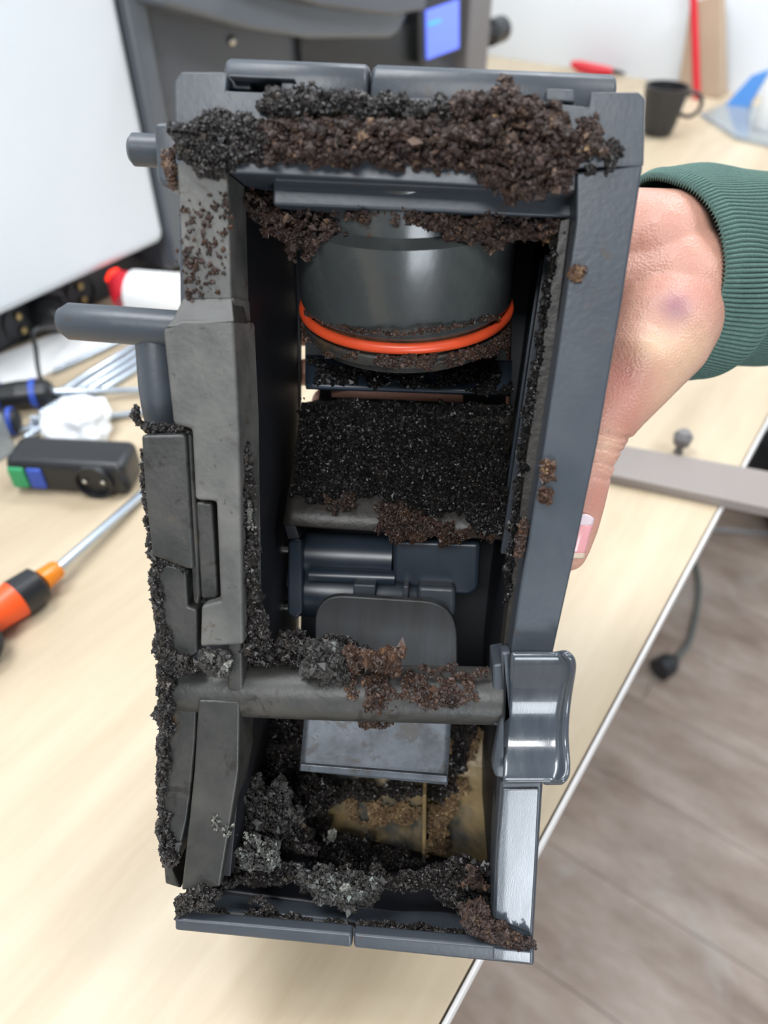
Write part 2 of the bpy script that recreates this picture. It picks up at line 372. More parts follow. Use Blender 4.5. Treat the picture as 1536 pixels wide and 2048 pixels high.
# ------------------------------------------------------------------ coffee machine in the background
mwM = Matrix((E, N, UP)).transposed().to_4x4(); mwM.translation = Vector((Pm1.x, Pm1.y, TZ))
cm = root('coffee_machine', mwM, 'large coffee machine with white side housing and charcoal front at the left rear', 'coffee machine')
def onfront(px, py, off=0.0):      # pixel -> machine coordinates on its front plane (y = off)
    d = Rcam @ dray(px, py); o0 = mwM.translation + N*off
    t = (o0-CAMP).dot(N)/d.dot(N); p = CAMP + d*t - mwM.translation
    return Vector((p.dot(E), p.dot(N), p.z))
def mbox(name, x0, x1, y0, y1, z0, z1, m, bevel=.004):
    vs, fs = box_vf(((x0+x1)/2, (y0+y1)/2, (z0+z1)/2), Vector((1,0,0)), Vector((0,1,0)), Vector((0,0,1)), x1-x0, y1-y0, z1-z0)
    return mesh(name, vs, fs, m, cm, bevel=bevel)
def mprism(name, pts, y0, y1, m, bevel=.003, order=True):
    a = [onfront(x, y, y0) for x, y in pts]; b = [Vector((p.x, y1, p.z)) for p in a]
    vs, fs = prism_vf(a, b); return mesh(name, vs, fs, m, cm, bevel=bevel)
xl = onfront(355, 540).x; xr = onfront(962, 130).x
xs = onfront(300, 300).x
mbox('side_housing', -.45, xs, 0, .46, .06, .62, 'white', .012)
mbox('front_panel', xs+.002, xr-.012, .012, .45, .02, .62, 'char', .006)
xb = onfront(325, 200, .0).x
mbox('front_pillar', xs+.003, xb, -.004, .03, .03, .615, 'charlit', .004)
xt = onfront(925, 60).x
mbox('trim_strip', xt, xr, -.012, .44, .03, .615, 'trim', .004)
# canopy over the dispensing bay and the dark bay
mprism('dispensing_bay', [(600, 76), (850, 40), (850, 320), (620, 320)], .004, .03, 'black')
mprism('canopy', [(325, -60), (850, -60), (800, 66), (780, 78), (620, 80), (500, 62), (328, 14)], -.04, .03, 'charlit', .006)
mprism('canopy_lip', [(480, -40), (860, -60), (852, 20), (790, 32), (640, 14)], -.06, -.035, 'char', .004)
mprism('control_panel', [(838, -60), (930, -80), (928, 100), (840, 128)], -.01, .03, 'black', .003)
sc = mprism('screen', [(853, 22), (918, -1), (918, 96), (855, 119)], -.0125, -.009, 'screen', 0)
m2 = [onfront(x, y, -.0132) for x, y in [(857, 46), (882, 38), (882, 44), (857, 53)]]
vs, fs = prism_vf(m2, [Vector((p.x, -.0124, p.z)) for p in m2]); mk = mesh('screen_mark', [v for v in vs], fs, 'screentext', cm)
kc = onfront(985, 64, .0)
vs, fs = lathe_vf(Vector((xr-.002, .0, kc.z)), Vector((onfront(1003, 64, 0).x, .0, kc.z)), [(0, .012), (.3, .012), (.36, .019), (.95, .019), (1, .016)], 28)
mesh('knob', vs, fs, 'black', cm, smooth=True).modifiers.new('e', 'EDGE_SPLIT')
sp = onfront(465, 82, .01)
vs, fs = lathe_vf(Vector((sp.x, .0125, sp.z)), Vector((sp.x, .008, sp.z)), [(0, .005), (.7, .005), (1, .003)], 20)
mesh('screw', vs, fs, 'screw', cm, smooth=True)
mbox('foot', -.43, -.40, .05, .10, 0, .06, 'black'); mbox('foot', xs-.06, xs-.03, .12, .17, 0, .06, 'black'); mbox('foot', xr-.08, xr-.05, .03, .08, 0, .02, 'black'); mbox('foot', xr-.08, xr-.05, .38, .43, 0, .02, 'black')

# ------------------------------------------------------------------ black socket strip with plug under the machine
def table_frame(px, py, ax=None, z=TZ):
    p = T(px, py, z); ax = (ax or E).normalized(); ay = UP.cross(ax)
    m = Matrix((ax, ay, UP)).transposed().to_4x4(); m.translation = p; return m
def lbox(name, c, s, m, par, bevel=.002):
    vs, fs = box_vf(c, Vector((1,0,0)), Vector((0,1,0)), Vector((0,0,1)), *s); return mesh(name, vs, fs, m, par, bevel=bevel)
mwS = table_frame(0, 716, (T(330, 545)-T(0, 716)))
ss = root('socket_strip', mwS, 'long black socket strip lying below the white machine housing', 'power strip')
lbox('housing', (.16, .030, .022), (.62, .052, .043), 'strip', ss, .006)
lbox('end_block', (.245, .034, .029), (.075, .055, .056), 'strip', ss, .008)
for px_, py_ in ((27, 640), (147, 580), (92, 612)):
    x = (mwS.inverted() @ T(px_, py_, TZ+.022)).x
    vs, fs = lathe_vf(Vector((x, .0045, .022)), Vector((x, .0015, .022)), [(0, .019), (1, .019), (1, .0165), (.1, .0155)], 28)
    s_ = mesh('socket', vs, fs, 'char' if px_ == 92 else 'black', ss, smooth=True); s_.modifiers.new('e', 'EDGE_SPLIT')
    for dy in (-.008, .008):
        vs, fs = box_vf((x, .001, .022+dy), Vector((1,0,0)), Vector((0,1,0)), Vector((0,0,1)), .006, .003, .007)
        mesh('contact', [Vector(v)-s_.location for v in vs], fs, 'brass', s_, bevel=.0008)
xp_ = (mwS.inverted() @ T(80, 620, TZ+.022)).x; pc = mwS @ Vector((xp_, .002, .022))
pg = root('power_plug', Matrix.Translation(pc), 'black mains plug with thin cable pushed into the socket strip', 'plug')
lathe('plug_body', pc, pc-N*.032+UP*.004, [(0, .017), (.5, .018), (.8, .013), (1, .007)], 'black', pg, 24)
tube('cable', [pc-N*.030+UP*.004, pc-N*.045+UP*.002, T(72, 660, TZ+.05), T(72, 700, TZ+.03), T(85, 765, TZ+.012), T(130, 802, TZ+.005), T(170, 815, TZ+.004)], .0022, 'black', pg, 10)

# white and red torch-like cylinder
a = T(262, 585, TZ+.035); b = T(378, 600, TZ+.035)
dd = (b-a).normalized()
th = root('marker_light', Matrix.Translation(a), 'white cylinder with a red collar and glowing red tip beside the socket strip', 'torch')
lathe('body', a, b, [(0, .018), (.06, .0235), (.9, .0255), (1, .021)], 'whitep', th, 28)
c0 = T(224, 549, TZ+.05)
lathe('collar', c0+(a-c0)*.15, a, [(0, .010), (.35, .015), (.8, .022), (1, .022)], 'red', th, 28)
lathe('glowing_tip', c0-(a-c0)*.12, c0+(a-c0)*.25, [(0, .004), (.3, .009), (1, .010)], 'redlit', th, 24)

# white sheet/tray on the bench
def slab(name, pts, z0, h, m, parent=None, bevel=.002, **k):
    a = [T(x, y, z0) for x, y in pts]; vs, fs = prism_vf(a, [p+UP*h for p in a]); return mesh(name, vs, fs, m, parent, bevel=bevel, world=parent is not None)
o = slab('paper_sheet', [(-80, 740), (60, 690), (360, 560), (420, 620), (240, 690), (90, 752), (-80, 800)], TZ+.0005, .002, 'whitep', bevel=.0005)
tag(o, 'white sheet lying on the bench in front of the socket strip', 'paper')

# metal rods: guide rails lying on the table
def rodgroup(pairs, r, label, grp, name='metal_rod', m='steel'):
    for i, (p, q, lab) in enumerate(pairs):
        A = T(p[0], p[1], TZ+r+.0005); B = T(q[0], q[1], TZ+r+.0005)
        o = lathe(name, A, B, [(0, r*.8), (.01, r), (.99, r), (1, r*.8)], m, None, 16); tag(o, lab, 'rod', grp)
rodgroup([((300, 672), (95, 800), 'uppermost of the four steel rods lying side by side'),
          ((300, 688), (80, 828), 'second steel rod from the top of the four side by side'),
          ((300, 704), (60, 853), 'third steel rod from the top of the four side by side'),
          ((300, 720), (50, 877), 'lowest of the four steel rods lying side by side')], .0035, '', 'steel rods on the bench')
rodgroup([((300, 822), (-40, 872), 'thin steel rod pointing left behind the black twin socket'),
          ((330, 640), (110, 742), 'slim steel rod nearest the white sheet')], .0030, '', 'steel rods on the bench')

def screwdriver(tip, neck, hstart, hend, label, hm, r_sh, r_h, collar=None, cm_='black', ring=None):
    z = TZ+r_h+.0005
    pt, pn, ps, pe = [T(x, y, z) for x, y in (tip, neck, hstart, hend)]
    pt = T(tip[0], tip[1], TZ+r_sh+.001)
    s = root('screwdriver', Matrix.Translation(ps), label, 'screwdriver')
    lathe('shaft', pt, pn, [(0, r_sh*.6), (.03, r_sh), (1, r_sh)], 'steel', s, 16)
    if collar: lathe('collar', pn-(ps-pn)*.2, ps, [(0, r_h*.42), (.15, r_h*.5), (1, r_h*.58)], collar, s, 24)
    d = pe-ps
    lathe('ferrule', ps, ps+d*.28, [(0, r_h*.55), (.15, r_h*.9), (1, r_h)], cm_, s, 28)
    lathe('handle', ps+d*.28, pe, [(0, r_h*.98), (.3, r_h*.85), (.5, r_h*.82), (.9, r_h), (1, r_h*.8)], hm, s, 28)
    if ring:
        for f in ring: lathe('ring', ps+d*f, ps+d*(f+.05), [(0, r_h*1.03), (1, r_h*1.03)], 'blue_b', s, 28)
    return s
screwdriver((300, 975), (112, 1140), (84, 1161), (-110, 1300), 'orange-handled screwdriver with amber collar on the bench at left', 'orange_h', .0036, .0140, 'amber')
screwdriver((330, 780), (110, 783), (106, 783), (-140, 808), 'black-handled screwdriver with blue rings above the white tissue', 'black', .003, .013, None, 'black', (.12, .42))
screwdriver((150, 832), (60, 838), (40, 840), (-150, 860), 'second black screwdriver with blue ring, lower one by the tissue', 'black', .003, .012, None, 'black', (.06, .5))
o = lathe('bottle_cap', T(-46, 1290, TZ+.001), T(-46, 1290, TZ+.022), [(0, .016), (.9, .015), (1, .012)], 'black', None, 28)
tag(o, 'small black round cap at the left edge of the bench', 'cap')

# crumpled tissue
bm = bmesh.new(); bmesh.ops.create_icosphere(bm, subdivisions=4, radius=.027)
for v in bm.verts:
    n = mn.noise(v.co*60); v.co *= 1+.35*n+.15*mn.noise(v.co*160); v.co.z *= .8; v.co.x *= 1.1
    if v.co.z < -.013: v.co.z = -.013
tc_ = T(170, 872)+UP*.0135
me = bpy.data.meshes.new('tissue'); bm.to_mesh(me); bm.free(); me.polygons.foreach_set('use_smooth', [True]*len(me.polygons)); me.materials.append(M['tissue'])
o = bpy.data.objects.new('tissue', me); COL.objects.link(o); o.location = tc_; tag(o, 'crumpled white tissue above the black twin socket', 'tissue')

# black adapter block with green and blue buttons
pA = T(28, 975); pB = T(262, 988)
axA = (pB-pA); 
mwA = table_frame(28, 983, axA); la = axA.length
ad = root('socket_block', mwA, 'black power block with green and blue buttons and round socket', 'power strip')
lbox('housing', (la/2, .018, .016), (la, .036, .032), 'black', ad, .007)
lbox('green_button', (la*.10, -.0005, .016), (la*.14, .004, .020), 'green_b', ad, .003)
lbox('blue_button', (la*.25, -.0005, .016), (la*.13, .004, .020), 'blue_b', ad, .003)
vs, fs = lathe_vf(Vector((la*.73, .001, .016)), Vector((la*.73, -.0035, .016)), [(0, .0155), (1, .0155), (1, .0135), (.1, .013)], 32)
mesh('socket', vs, fs, 'black', ad, smooth=True).modifiers.new('e', 'EDGE_SPLIT')
for dx in (-.0075, .0075):
    vs, fs = lathe_vf(Vector((la*.73+dx, 0, .016)), Vector((la*.73+dx, -.0025, .016)), [(0, .0022), (1, .0022)], 12); mesh('contact', vs, fs, 'screw', ad, smooth=True)
# clear plastic box edge at the left
mwC = table_frame(-150, 985, E)
cbx = root('clear_box', mwC, 'clear plastic box partly outside the left edge', 'box')
for c, s in (((.03, .03, .001), (.09, .09, .0016)), ((.03, -.0145, .02), (.09, .0016, .038)), ((.03, .0745, .02), (.09, .0016, .038)), ((-.0145, .03, .02), (.0016, .087, .038)), ((.0745, .03, .02), (.0016, .087, .038))):
    lbox('panel', c, s, 'clear', cbx, 0)

# ------------------------------------------------------------------ right-hand background things
cb = T(1313, 268)                                     # cup
cup = root('cup', Matrix.Translation(cb), 'black ribbed cup with round handle near the end wall', 'cup')
def cup_part():
    vs = []; fs = []; seg = 96; prof = [(0, .020, 0), (.004, .024, 0), (.02, .027, 1), (.060, .033, 1), (.068, .035, 0), (.074, .0355, 0), (.074, .033, 0), (.02, .025, 0), (.006, .020, 0), (.006, 0.0005, 0)]
    for z, r, rib in prof:
        for k in range(seg):
            a = 2*math.pi*k/seg; rr = r+(.0012 if (k % 4 < 2) and rib else 0); vs.append(Vector((rr*math.cos(a), rr*math.sin(a), z)))
    for i in range(len(prof)-1):
        for k in range(seg):
            k2 = (k+1) % seg; fs.append([i*seg+k, i*seg+k2, (i+1)*seg+k2, (i+1)*seg+k])
    fs.append(list(range(seg))[::-1]); return vs, fs
vs, fs = cup_part(); mesh('body', vs, fs, 'cup', cup, smooth=True).modifiers.new('e', 'EDGE_SPLIT')
hd = Vector((.97, -.2, 0)).normalized()
tube('handle', [hd*.032+UP*.062, hd*.045+UP*.066, hd*.058+UP*.056, hd*.058+UP*.040, hd*.046+UP*.030, hd*.029+UP*.032], .0035, 'cup', cup, 12, world=False)

# kraft paper bag leaning against the wall and a red pole before it
kb = T(1405, 186)
mwK = table_frame(1405, 186, N*-1)
kbag = root('paper_bag', mwK, 'brown kraft paper bag standing behind the red pole', 'bag')
wb, db, hb = .085, .05, .165
rows = [(-wb/2, -db/2, 0), (wb/2, -db/2, 0), (wb/2, db/2, 0), (-wb/2, db/2, 0)]
top = [(-wb*.36-.03, -.012, hb*.86), (wb*.42-.045, -.012, hb), (wb*.42-.045, .012, hb*1.0), (-wb*.36-.03, .012, hb*.86)]
vs, fs = prism_vf([Vector(p) for p in rows], [Vector(p) for p in top]); mesh('bag_body', vs, fs, 'kraft', kbag, bevel=.003)
rb = T(1394, 199)
o = lathe('red_pole', rb, Pd(1384, -90, (rb-CAMP).dot(Rcam@Vector((0,0,-1)))*.93), [(0, .0066), (1, .0066)], 'red', None, 16); tag(o, 'thin red pole standing upright in front of the kraft bag', 'pole')
# red pliers-like tool
a = T(1142, 128, TZ+.02); b = T(1225, 143, TZ+.012)
rt = root('pliers', Matrix.Translation(a), 'red-handled tool with a black end lying by the end wall', 'tool')
lathe('grip', a, b, [(0, .006), (.2, .009), (.8, .008), (1, .006)], 'red', rt, 20)
lathe('grip', a+N*-.012+Vector((0,0,-.008)), b+Vector((0,0,-.004)), [(0, .005), (.5, .008), (1, .006)], 'red', rt, 20)
lathe('jaw', b, b+(b-a)*.3, [(0, .006), (1, .003)], 'black', rt, 16)
# white box on bench left of cup
mwB = table_frame(1245, 175, N*-1)
# clear bottle with blue label at the right edge
bb = T(1540, 262)
bt = root('spray_bottle', Matrix.Translation(bb), 'translucent bottle with white top at the right edge', 'bottle')
lathe('body', bb, bb+UP*.10, [(0, .026), (.08, .03), (.75, .03), (1, .014)], 'whitep', bt, 28)
lathe('cap', bb+UP*.10, bb+UP*.13, [(0, .012), (1, .011)], 'clear', bt, 24)
b2 = T(1462, 218)
mwX = table_frame(1462, 214, N*-1)
bx = root('folded_packet', mwX, 'small blue and white packet leaning beside the bottle', 'packet')
vs, fs = prism_vf([Vector((-.012, -.012, 0)), Vector((.03, -.012, 0)), Vector((.03, .012, 0)), Vector((-.012, .012, 0))], [Vector((.02, -.003, .055)), Vector((.05, -.003, .07)), Vector((.05, .003, .07)), Vector((.02, .003, .055))])
mesh('packet_body', vs, fs, mat('blue_print', (.10, .30, .72), .4), bx, bevel=.002)
o = slab('plastic_sleeve', [(1400, 232), (1470, 205), (1560, 235), (1560, 300), (1470, 280)], TZ+.0005, .006, 'clear', bevel=.002); tag(o, 'clear plastic sleeve lying flat before the bottle', 'packaging')

# grey strap across the bench, black bag hanging on the edge at the right
p0, p1, p2, p3 = (1130, 880), (1470, 948), (1440, 1002), (1110, 935)
o = slab('grey_strip', [(1120, 885), (1620, 975), (1560, 1040), (1095, 940)], TZ+.0005, .009, 'greytape', bevel=.001); tag(o, 'grey-brown flat strip lying across the bench beside the thumb', 'strip')
q = T(1356, 905)
o = lathe('small_clip', q, q+UP*.022, [(0, .004), (.3, .003), (.45, .007), (.8, .008), (1, .005)], 'trim', None, 20); tag(o, 'small grey peg standing on the bench above the grey strip', 'clip')
bgp = T(1620, 1030, 0)
bgr = root('black_bag', Matrix.Translation(bgp), 'black bag standing on the floor at the right edge', 'bag')
bm = bmesh.new(); bmesh.ops.create_cube(bm, size=1); bmesh.ops.subdivide_edges(bm, edges=bm.edges, cuts=6, use_grid_fill=True)
vs = []
for v in bm.verts:
    c = v.co.copy(); r = 1-.12*abs(c.z*2)**3; n = mn.noise(c*3)*.05
    vs.append(Vector((c.x*.24*r*(1+n), c.y*.26*r*(1+n), (c.z+.5)*.15)))
fs = [[v.index for v in f.verts] for f in bm.faces]; bm.free()
mesh('bag_body', vs, fs, 'black', bgr, smooth=True)
vs, fs = tube_vf(catmull([Vector((-.07, -.04, .13)), Vector((-.07, -.04, .17)), Vector((0, -.04, .19)), Vector((.07, -.04, .17)), Vector((.07, -.04, .13))]), .008, 10)
mesh('strap', vs, fs, 'black', bgr, smooth=True)

# cable with plug lying on the floor
fp = T(1335, 1335, .02)
pgf = root('power_plug', Matrix.Translation(fp), 'black plug and cable lying on the floor past the bench edge', 'plug')
lathe('plug_body', T(1352, 1318, .022), T(1318, 1340, .022), [(0, .008), (.15, .013), (.45, .021), (1, .021)], 'black', pgf, 24)
tube('cable', [T(1352, 1318, .022), T(1378, 1285, .012), T(1393, 1225, .007), T(1398, 1170, .007), T(1388, 1122, .007), T(1370, 1090, .007), T(1330, 1040, .007)], .0055, mat('grey_cable', (.10, .11, .10), .5), pgf, 10)
o = tube('floor_cable', [T(1330, 1062, .008), T(1400, 1058, .008), T(1470, 1062, .008), T(1560, 1068, .008)], .006, 'trim'); tag(o, 'dark cable running straight along the floor below the black bag', 'cable')

# ================================================================== the brew unit
U = root('brew_unit', MU, 'dirty dark grey brew unit of a coffee machine held in one hand', 'brew unit')
def UB(name, c0, c1, m, bevel=.0008):
    """box between two local corners"""
    c = (Vector(c0)+Vector(c1))/2; s = [abs(a-b) for a, b in zip(c0, c1)]
    vs, fs = box_vf(c, Vector((1,0,0)), Vector((0,1,0)), Vector((0,0,1)), *s); return mesh(name, vs, fs, m, U, bevel=bevel)
DB = .118
# ---- side walls (inner skins) reaching back
def wall_strip(name, pts_front, wa, wb, th, m, sgn):
    a = [L(x, y, 0) for x, y in pts_front]
    rows = []
    for p in a: rows.append(p)
    vs = []; fs = []
    for p in rows:
        vs += [Vector((p.x, p.y, wa)), Vector((p.x, p.y, wb)), Vector((p.x+sgn*th, p.y, wb)), Vector((p.x+sgn*th, p.y, wa))]
    for i in range(len(rows)-1):
        for k in range(4): fs.append([i*4+k, i*4+(k+1) % 4, (i+1)*4+(k+1) % 4, (i+1)*4+k])
    fs.append([0, 1, 2, 3]); n = 4*(len(rows)-1); fs.append([n, n+3, n+2, n+1])
    return mesh(name, vs, fs, m, U, bevel=.0004)
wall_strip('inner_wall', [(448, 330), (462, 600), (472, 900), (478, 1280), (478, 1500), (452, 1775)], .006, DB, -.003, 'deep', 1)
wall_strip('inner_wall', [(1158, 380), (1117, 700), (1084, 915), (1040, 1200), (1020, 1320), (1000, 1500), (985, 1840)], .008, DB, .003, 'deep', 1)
# thin guide ribs on the right inner wall
for k, (dw, off) in enumerate(((.030, -.0020), (.050, -.0026), (.070, -.0020))):
    wall_strip('guide_rib', [(1154, 470), (1117, 700), (1084, 915), (1042, 1190)], dw, dw+.004, off-.0006, 'plastic' if k < 2 else 'blue', 1)
# ---- top structure
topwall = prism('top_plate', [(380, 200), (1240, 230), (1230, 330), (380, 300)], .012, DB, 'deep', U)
prism('top_beam', [(452, 181), (500, 183), (1092, 204), (1178, 214), (1182, 184), (1278, 183), (1292, 196), (1288, 332), (1152, 336), (1150, 382), (960, 372), (560, 350), (458, 346), (452, 340), (350, 330), (348, 163), (362, 143), (448, 143), (455, 150)], 0, .030, 'plastic', U, .0016)
prism('slot_tab', [(1092, 176), (1148, 178), (1150, 205), (1092, 202)], .003, .022, 'plastic', U, .0006)
prism('slot_tab', [(462, 155), (502, 157), (502, 180), (462, 178)], .006, .022, 'plastic', U, .0006)
prism('slot_bridge', [(458, 148), (588, 154), (588, 160), (458, 154)], .001, .02, 'plastic', U, .0005)
prism('slot_bridge', [(562, 157), (588, 158), (587, 182), (562, 181)], .003, .02, 'plastic', U, .0005)
prism('inner_shelf', [(545, 352), (1150, 376), (1152, 437), (900, 425), (545, 410)], .012, .04, 'plastic', U, .001)
prism('shelf_lip', [(548, 350), (1150, 378), (1150, 388), (548, 362)], .004, .014, 'plastic', U, .0006)
def bar(name, x0, x1):                                 # rounded top cover halves behind the beam
    prof = [(.022, .016), (.006, .016), (.0030, .0164), (.0012, .0178), (.0003, .0200), (0, .023), (0, .042), (.004, .046), (.022, .046)]
    pA = L(x0, 105+(x0-445)*.042, .016); pB = L(x1, 105+(x1-445)*.042, .016); ln = (pB-pA).length; rows = []
    for d, ins in ((0, .0016), (.0005, .0006), (.0016, 0), (ln*.5, 0), (ln-.0016, 0), (ln-.0005, .0006), (ln, .0016)):
        p = pA.lerp(pB, d/ln)
        rows.append([Vector((p.x, p.y+dy+(ins if dy < .01 else 0), w_+(ins if w_ < .03 else -ins))) for dy, w_ in prof])
    h = len(rows); wd = len(prof); vs = [q for r in rows for q in r]; fs = []
    for i in range(h-1):
        for k in range(wd): fs.append([i*wd+k, i*wd+(k+1) % wd, (i+1)*wd+(k+1) % wd, (i+1)*wd+k])
    fs.append(list(range(wd))); fs.append([(h-1)*wd+k for k in range(wd)][::-1])
    return mesh(name, vs, fs, 'plastic', U, smooth=True)
bar('top_cover', 446, 738); bar('top_cover', 743, 1240)
# ---- right rail
rr = prism('side_rail', [(1153, 345), (1287, 328), (1245, 600), (1197, 880), (1143, 1140), (1104, 1316), (1020, 1316), (1037, 1195), (1084, 915), (1117, 695), (1152, 445)], 0, .020, 'plastic', U, .0009)
prism('rail_chamfer', [(1120, 440), (1156, 430), (1119, 695), (1086, 915), (1040, 1195), (1020, 1316), (1004, 1316), (1018, 1195), (1052, 915), (1082, 695)], .012, .024, 'sooty', U, .0006)
prism('side_wall', [(1240, 250), (1278, 250), (1236, 600), (1188, 880), (1134, 1140), (1098, 1316), (1080, 1560), (1062, 1880), (1040, 1880), (1055, 1560), (1060, 1316), (1160, 880)], .010, DB, 'plastic', U, .001)
# ---- left rail
prism('side_rail', [(352, 320), (455, 343), (463, 600), (368, 600), (362, 480)], 0, .022, 'worn', U, .0008)
a = [L(368, 598, 0), L(463, 598, 0), L(467, 642, -.0075), L(352, 640, -.0075)]
prism('rail_step', [(366, 596), (467, 596), (470, 640), (366, 640)], 0, .02, 'worn', U, .0004)
lowL = [(325, 658), (362, 640), (467, 640), (478, 850), (483, 1100), (487, 1290), (400, 1295), (402, 1212), (440, 1202), (432, 1003), (390, 1000), (383, 858), (346, 848)]
def wstep(p): return -.0055
prism('side_rail', lowL, -.0055, .022, 'worn', U, .0012)
# wedge between the two heights
vA = [L(366, 597, -.0002), L(464, 597, -.0002), L(468, 643, -.0056), L(330, 655, -.0056), L(345, 640, -.004)]
vB = [Vector((p.x, p.y, .012)) for p in vA]; vs, fs = prism_vf(vA, vB); mesh('rail_wedge', vs, fs, 'stained', U, bevel=.0003)
prism('side_wall', [(352, 240), (372, 240), (390, 640), (400, 1300), (400, 1740), (372, 1740), (368, 1300), (360, 640)], .008, DB, 'plastic', U, .001)
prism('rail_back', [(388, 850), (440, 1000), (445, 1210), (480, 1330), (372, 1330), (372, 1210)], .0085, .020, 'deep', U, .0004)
# ---- pins and lug on the left
prism('side_lug', [(305, 243), (358, 240), (365, 380), (332, 378), (312, 360)], .010, .030, 'plastic', U, .0018)
def lcyl(name, p0, p1, prof, m, seg=36):
    vs, fs = lathe_vf(p0, p1, prof, seg); o = mesh(name, vs, fs, m, U, smooth=True); md = o.modifiers.new('e', 'EDGE_SPLIT'); md.split_angle = math.radians(40); return o
lcyl('pivot_pin', L(262, 299, .021), L(330, 302, .021), [(0, .0040), (.06, .0046), (.10, .0052), (.4, .0052), (1, .0052)], 'plastic')
lcyl('guide_pin', L(121, 641, .012), L(372, 660, .012), [(0, .0042), (.02, .0046), (.075, .0062), (.5, .0063), (1, .0063)], 'plastic')
pp = lcyl('guide_post', L(309, 646, .0155), L(326, 856, .0145), [(0, .0070), (.6, .0072), (.78, .0068), (.92, .0062), (1, .0052)], 'plastic')
# ---- layered plates at the left
prism('side_plate', [(281, 870), (372, 868), (388, 1140), (372, 1138), (303, 1112), (290, 1000)], -.003, .012, 'stained', U, .0012)
prism('plate_ridge', [(372, 868), (384, 868), (391, 1000), (401, 1190), (396, 1212), (386, 1206), (382, 1138)], -.001, .012, 'stained', U, .0012)
prism('step_plate', [(390, 1004), (424, 1006), (436, 1190), (432, 1198), (402, 1198), (396, 1100)], -.001, .012, 'stained', U, .0010)
prism('side_plate', [(312, 1125), (372, 1137), (376, 1213), (394, 1220), (396, 1305), (372, 1326), (348, 1322), (330, 1290)], .001, .014, 'stained', U, .0010)
prism('side_plate', [(332, 1395), (394, 1398), (391, 1480), (381, 1590), (374, 1640), (352, 1735), (332, 1700), (328, 1560)], .003, .016, 'stained', U, .0010)
prism('outer_skin', [(312, 1120), (330, 1120), (345, 1400), (345, 1740), (362, 1778), (330, 1768), (316, 1600), (316, 1350)], .006, .060, 'stained', U, .0008)
prism('side_rail', [(396, 1400), (480, 1402), (478, 1540), (462, 1640), (440, 1775), (362, 1782), (378, 1640), (388, 1540)], -.001, .020, 'stained', U, .0010)
# ---- crossbar
cb0 = L(340, 1376, .009); cb1 = L(1012, 1392, .009)
lcyl('crossbar', cb0, cb1, [(0, .0078), (.02, .0085), (.12, .0088), (.20, .0098), (.5, .0103), (.8, .0103), (1, .0103)], 'stained', 40)
prism('bar_bracket', [(455, 1270), (484, 1275), (486, 1410), (455, 1410)], .000, .016, 'stained', U, .001)
prism('bar_boss', [(985, 1330), (1020, 1325), (1020, 1460), (985, 1452)], .001, .020, 'plastic', U, .001)
# ---- saddle-shaped lever at the right
ys = [1303, 1312, 1330, 1355, 1380, 1405, 1430, 1455, 1480, 1505, 1530, 1552, 1566]
rgt = [1128, 1146, 1153, 1149, 1144, 1140, 1137, 1135, 1135, 1137, 1139, 1138, 1124]
lft = [1022, 1020, 1019, 1018, 1016, 1015, 1013, 1012, 1010, 1008, 1006, 1005, 1004]
dep = [-.0055, -.0062, -.0045, -.0015, .0010, .0022, .0026, .0020, .0008, -.0012, -.0040, -.0070, -.0085]
rows = []
for y, xr_, xl_, d in zip(ys, rgt, lft, dep):
    row = []
    for k in range(13):
        f = k/12; x = xl_+(xr_-xl_)*f; ww = d-.0035*max(0, (f-.8)/.2)**2
        row.append(L(x, y, ww))
    rows.append(row)
g = grid('thumb_saddle', rows, 'gloss', U, solid=.0028)
md = g.modifiers.new('s', 'SUBSURF'); md.levels = md.render_levels = 2
prism('saddle_rib', [(1000, 1305), (1022, 1303), (1013, 1560), (990, 1556), (984, 1535), (1000, 1445), (1012, 1432)], -.003, .004, 'plastic', U, .0012)
prism('saddle_flange', [(1082, 1556), (1120, 1560), (1137, 1548), (1138, 1562), (1126, 1573), (1086, 1573)], -.008, .002, 'plastic', U, .0012)
prism('saddle_mount', [(1018, 1310), (1104, 1310), (1090, 1565), (1005, 1565)], .006, .022, 'plastic', U, .001)
# ---- lower right strip
prism('lower_strip', [(1000, 1562), (1087, 1560), (1078, 1700), (1067, 1890), (985, 1852), (990, 1700)], -.001, .020, 'plastic', U, .0014)
prism('strip_face', [(1006, 1578), (1078, 1577), (1071, 1720), (1062, 1868), (990, 1838), (995, 1700)], -.0018, .0, 'gloss', U, .0006)
# ---- bottom tray
def sl(p0, p1, x): return p0[1]+(p1[1]-p0[1])*(x-p0[0])/(p1[0]-p0[0])
for x0, x1 in ((349, 704), (707, 1069)):
    t0, t1 = (349, 1838), (1069, 1900); b0, b1 = (349, 1862), (1069, 1933)
    prism('tray_lip', [(x0, sl(t0, t1, x0)), (x1, sl(t0, t1, x1)), (x1, sl(b0, b1, x1)), (x0, sl(b0, b1, x0))], -.004, .0015, 'plastic', U, .0012)
prism('lip_facet', [(986, 1897), (1062, 1904), (1062, 1928), (986, 1920)], -.0046, -.003, 'gloss', U, .0005)
